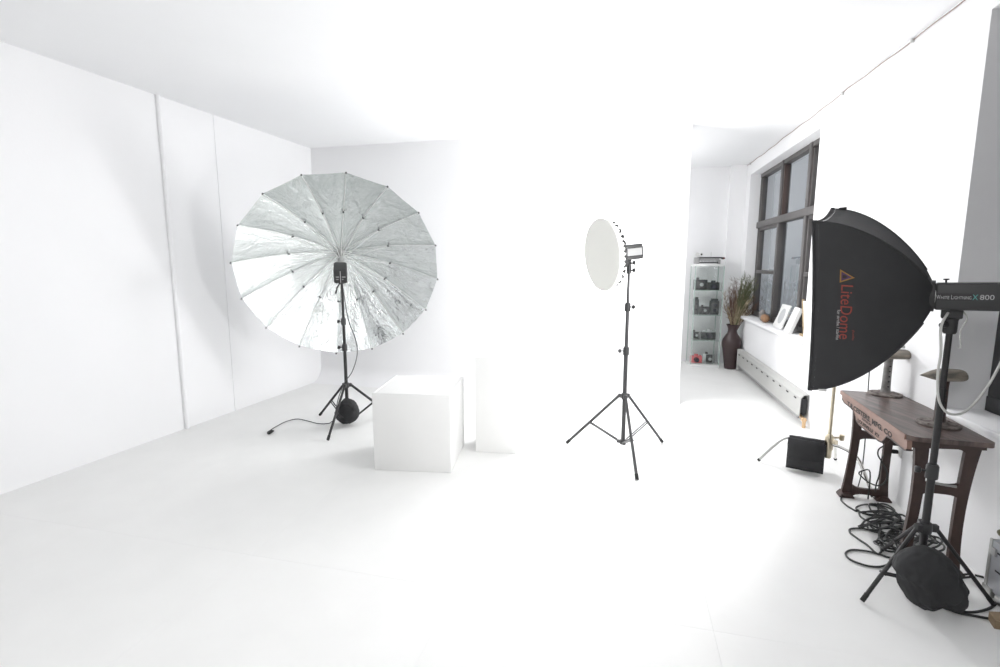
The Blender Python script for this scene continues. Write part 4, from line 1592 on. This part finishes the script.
# mechanical device on top of the cabinet
o_ = g0 + gx * 0.215 + gy * 0.19 + Z1 * GH
dv = thing('film_splicer', 'grey metal bar-shaped machine with two round reels on the glass cabinet', 'machine', o_, 0)
lbox(dv, 'end_block', o_, (0.07, 0.12, 0.105), (-0.165, 0, 0.0525), M_grey, 0.012)
lbox(dv, 'end_foot', o_, (0.03, 0.11, 0.07), (0.165, 0, 0.035), M_grey, 0.006)
lbox(dv, 'upper_bar', o_, (0.36, 0.05, 0.022), (0.03, 0.0, 0.098), M_bplastic, 0.005)
lbox(dv, 'middle_bar', o_, (0.30, 0.08, 0.03), (0.015, 0, 0.07), M_grey, 0.006)
lbox(dv, 'lower_bar', o_, (0.31, 0.07, 0.022), (0.015, 0, 0.022), M_dgrey, 0.006)
for k in range(12):
    lbox(dv, 'key', o_, (0.012, 0.012, 0.012), (-0.10 + k * 0.02, -0.043, 0.046), M_bplastic, 0.002)
llathe(dv, 'reel', o_, [(0.032, -0.01), (0.034, 0.0), (0.032, 0.01), (0.01, 0.012)], (-0.16, -0.02, 0.145), M_lgrey)
llathe(dv, 'reel', o_, [(0.030, -0.01), (0.032, 0.0), (0.030, 0.01), (0.012, 0.012)], (-0.105, -0.02, 0.150), M_alu)
llathe(dv, 'reel_boss', o_, [(0.014, 0), (0.014, 0.012), (0.008, 0.014)], (-0.105, -0.03, 0.150), M_bplastic)
lbox(dv, 'lever', o_, (0.008, 0.008, 0.075), (0.045, 0, 0.145), M_lgrey, 0.002)
llathe(dv, 'handle', o_, [(0.012, 0), (0.016, 0.01), (0.018, 0.03), (0.010, 0.05), (0.012, 0.055)], (0.20, 0, 0.09), M_bplastic, axis=gx)
llathe(dv, 'handle_ring', o_, [(0.014, 0), (0.018, 0.006), (0.014, 0.012)], (0.232, 0, 0.09), M_red, axis=gx)

# ================================================================== VASE AND DRIED GRASSES
vc = aty(730.5, 360, 7.72)
vc = V((vc.x, 7.72, 0))
bm = B()
add_lathe(bm, [(0.0, 0.0), (0.082, 0.0), (0.088, 0.008), (0.092, 0.05), (0.112, 0.20), (0.138, 0.36), (0.142, 0.42), (0.132, 0.47), (0.10, 0.525),
               (0.074, 0.56), (0.064, 0.60), (0.066, 0.64), (0.085, 0.685), (0.096, 0.70), (0.090, 0.702), (0.062, 0.66), (0.055, 0.60), (0.06, 0.50), (0.0, 0.45)], vc, Z1, 40)
tag(obj('vase', bm, M_vase), 'tall dark brown vase on the floor beside the glass cabinet', 'vase')
gr = thing('dried_grasses', 'bunch of dried brown and olive grasses in the tall vase', 'grasses', vc + Z1 * 0.5, 0)
rng = random.Random(5)
def blade(bm, base, tip, bend, w0, n=7):
    mid = base.lerp(tip, 0.55) + bend
    pts = []
    for k in range(n + 1):
        t = k / n
        pts.append(base * (1 - t) ** 2 + mid * 2 * t * (1 - t) + tip * t * t)
    add_tube(bm, pts, [w0 * (1 - 0.85 * k / n) for k in range(n + 1)], 4)
def bunch(name, m, n, dirx, spread, h0, h1, w0, feather=0):
    bm = B()
    for k in range(n):
        a = rng.uniform(0, 2 * PI)
        rr = rng.uniform(0, 0.045)
        base = vc + V((math.cos(a) * rr, math.sin(a) * rr, 0.55))
        h = rng.uniform(h0, h1)
        dx = dirx + rng.gauss(0, spread)
        dy = rng.gauss(0, spread * 0.5) - 0.05
        tip = vc + V((dx, min(dy, 0.15), h))
        tip.x = min(tip.x, vc.x + 0.40)
        bend = V((dx * -0.12, dy * -0.1, 0.04))
        blade(bm, base, tip, bend, w0)
        for q in range(feather):
            t = rng.uniform(0.5, 1.0)
            pb = base.lerp(tip, t) + bend * 2 * t * (1 - t)
            d = V((rng.gauss(0, 0.035) + dx * 0.05, rng.gauss(0, 0.03), rng.uniform(0.03, 0.10)))
            blade(bm, pb, pb + d, V((0, 0, 0.0)), w0 * 0.8, 2)
    o = obj(name, bm, m, gr, 60)
    o['kind'] = 'stuff'
bunch('olive_blades', M_green, 60, 0.16, 0.08, 1.05, 1.46, 0.0055, 9)
bunch('straw_blades', M_straw, 60, 0.08, 0.14, 0.82, 1.22, 0.006, 5)
bunch('brown_stems', M_brown, 60, -0.05, 0.08, 0.90, 1.45, 0.0035, 7)
bunch('brown_leaning_stems', M_brown, 14, 0.30, 0.08, 0.90, 1.15, 0.004, 5)

# ================================================================== THINGS ON THE SILL
SZ = W1[2] + 0.005
p = rw(3.46, 0.05, SZ)
t = B()
bmesh.ops.create_icosphere(t, subdivisions=3, radius=1)
for v in t.verts:
    d = v.co
    nn = mnoise.noise(d * 2.0) * 0.25
    v.co = p + RT * (d.x * 0.105 * (1 + nn)) + RN * (d.y * 0.05) + Z1 * (0.055 + d.z * 0.055 * (1 + nn))
    v.co.z = max(v.co.z, SZ)
shell = tag(obj('shell', t, M_terra, None, 80), 'orange-brown seashell lying on the window sill', 'shell')
t = B()
bmesh.ops.create_icosphere(t, subdivisions=3, radius=1)
for v in t.verts:
    d = v.co
    nn = mnoise.noise(d * 2.5 + V((3, 1, 0))) * 0.3
    v.co = p + RT * (0.21 + d.x * 0.075 * (1 + nn)) + RN * (0.02 + d.y * 0.045) + Z1 * (0.075 + d.z * 0.075 * (1 + nn))
    v.co.z = max(v.co.z, SZ)
tag(obj('shell', t, M_shellg, None, 80), 'grey rough shell beside the orange-brown one on the sill', 'shell')

def leaning_card(s, wd, ht, tk, label, mark, lean=0.16, w0=0.045, yawk=0.0, m=M_paper):
    """card standing on the sill, facing the room, leaning to the glass"""
    ext = (RT + RN * yawk).normalized()
    nrm = V((ext.y, -ext.x, 0))
    upv = (Z1 + nrm * lean).normalized()
    en = ext.cross(upv)
    base = rw(s, w0, SZ)
    r = thing('printed_card', label, 'card', base)
    rot = Matrix((ext, en, upv)).transposed()
    bm = B()
    add_box(bm, base + upv * (ht / 2 + 0.004), (wd, tk, ht), rot, 0.002)
    obj('board', bm, m, r)
    if mark:
        front = -nrm
        fo = base + upv * (ht / 2 + 0.004) - nrm * (tk / 2 + 0.0012)
        bm = B()
        if mark == 'portrait':
            pl = [(wd * 0.30 * math.cos(a * PI / 12), ht * 0.02 + ht * 0.32 * math.sin(a * PI / 12)) for a in range(24)]
            add_prism(bm, pl, fo, ext, upv, nrm, 0.001)
        else:
            for k in range(5):
                add_box(bm, fo + upv * (ht * (0.3 - k * 0.12)), (wd * (0.5 - 0.06 * (k % 3)), 0.001, ht * 0.02), rot)
            add_box(bm, fo - upv * ht * 0.36, (wd * 0.12, 0.001, ht * 0.05), rot)
        obj('printed_image', bm, M_pencil, r)
leaning_card(2.80, 0.30, 0.30, 0.016, 'white card with a grey oval drawing leaning on the window', 'portrait', 0.32, 0.02, -0.02)
leaning_card(2.40, 0.22, 0.30, 0.04, 'white book with small grey lines leaning on the window, beside the oval drawing', 'lines', 0.36, 0.015, 0.06)
leaning_card(2.99, 0.16, 0.19, 0.02, 'small blank white card half hidden behind the oval drawing', None, 0.40, 0.05, -0.05)
bm = B()
st = rw(2.08, 0.08, SZ)
rot = Matrix((RT, RN * -1, Z1)).transposed() @ Matrix.Rotation(-0.10, 3, 'X')
for (dx, dz, wd, ht) in ((-0.1, 0.2, 0.022, 0.40), (0.1, 0.2, 0.022, 0.40), (0, 0.012, 0.2, 0.024), (0, 0.388, 0.2, 0.024)):
    add_box(bm, st + RT * dx + Z1 * dz + RN * (dz * 0.1), (wd, 0.02, ht), rot, 0.002)
pf = tag(obj('picture_frame', bm, M_tan), 'tan wooden picture frame leaning at the near end of the sill', 'frame')
bm = B()
add_box(bm, st + Z1 * 0.2 + RN * 0.02, (0.19, 0.006, 0.37), rot, 0)
obj('backing', bm, M_paper, pf)
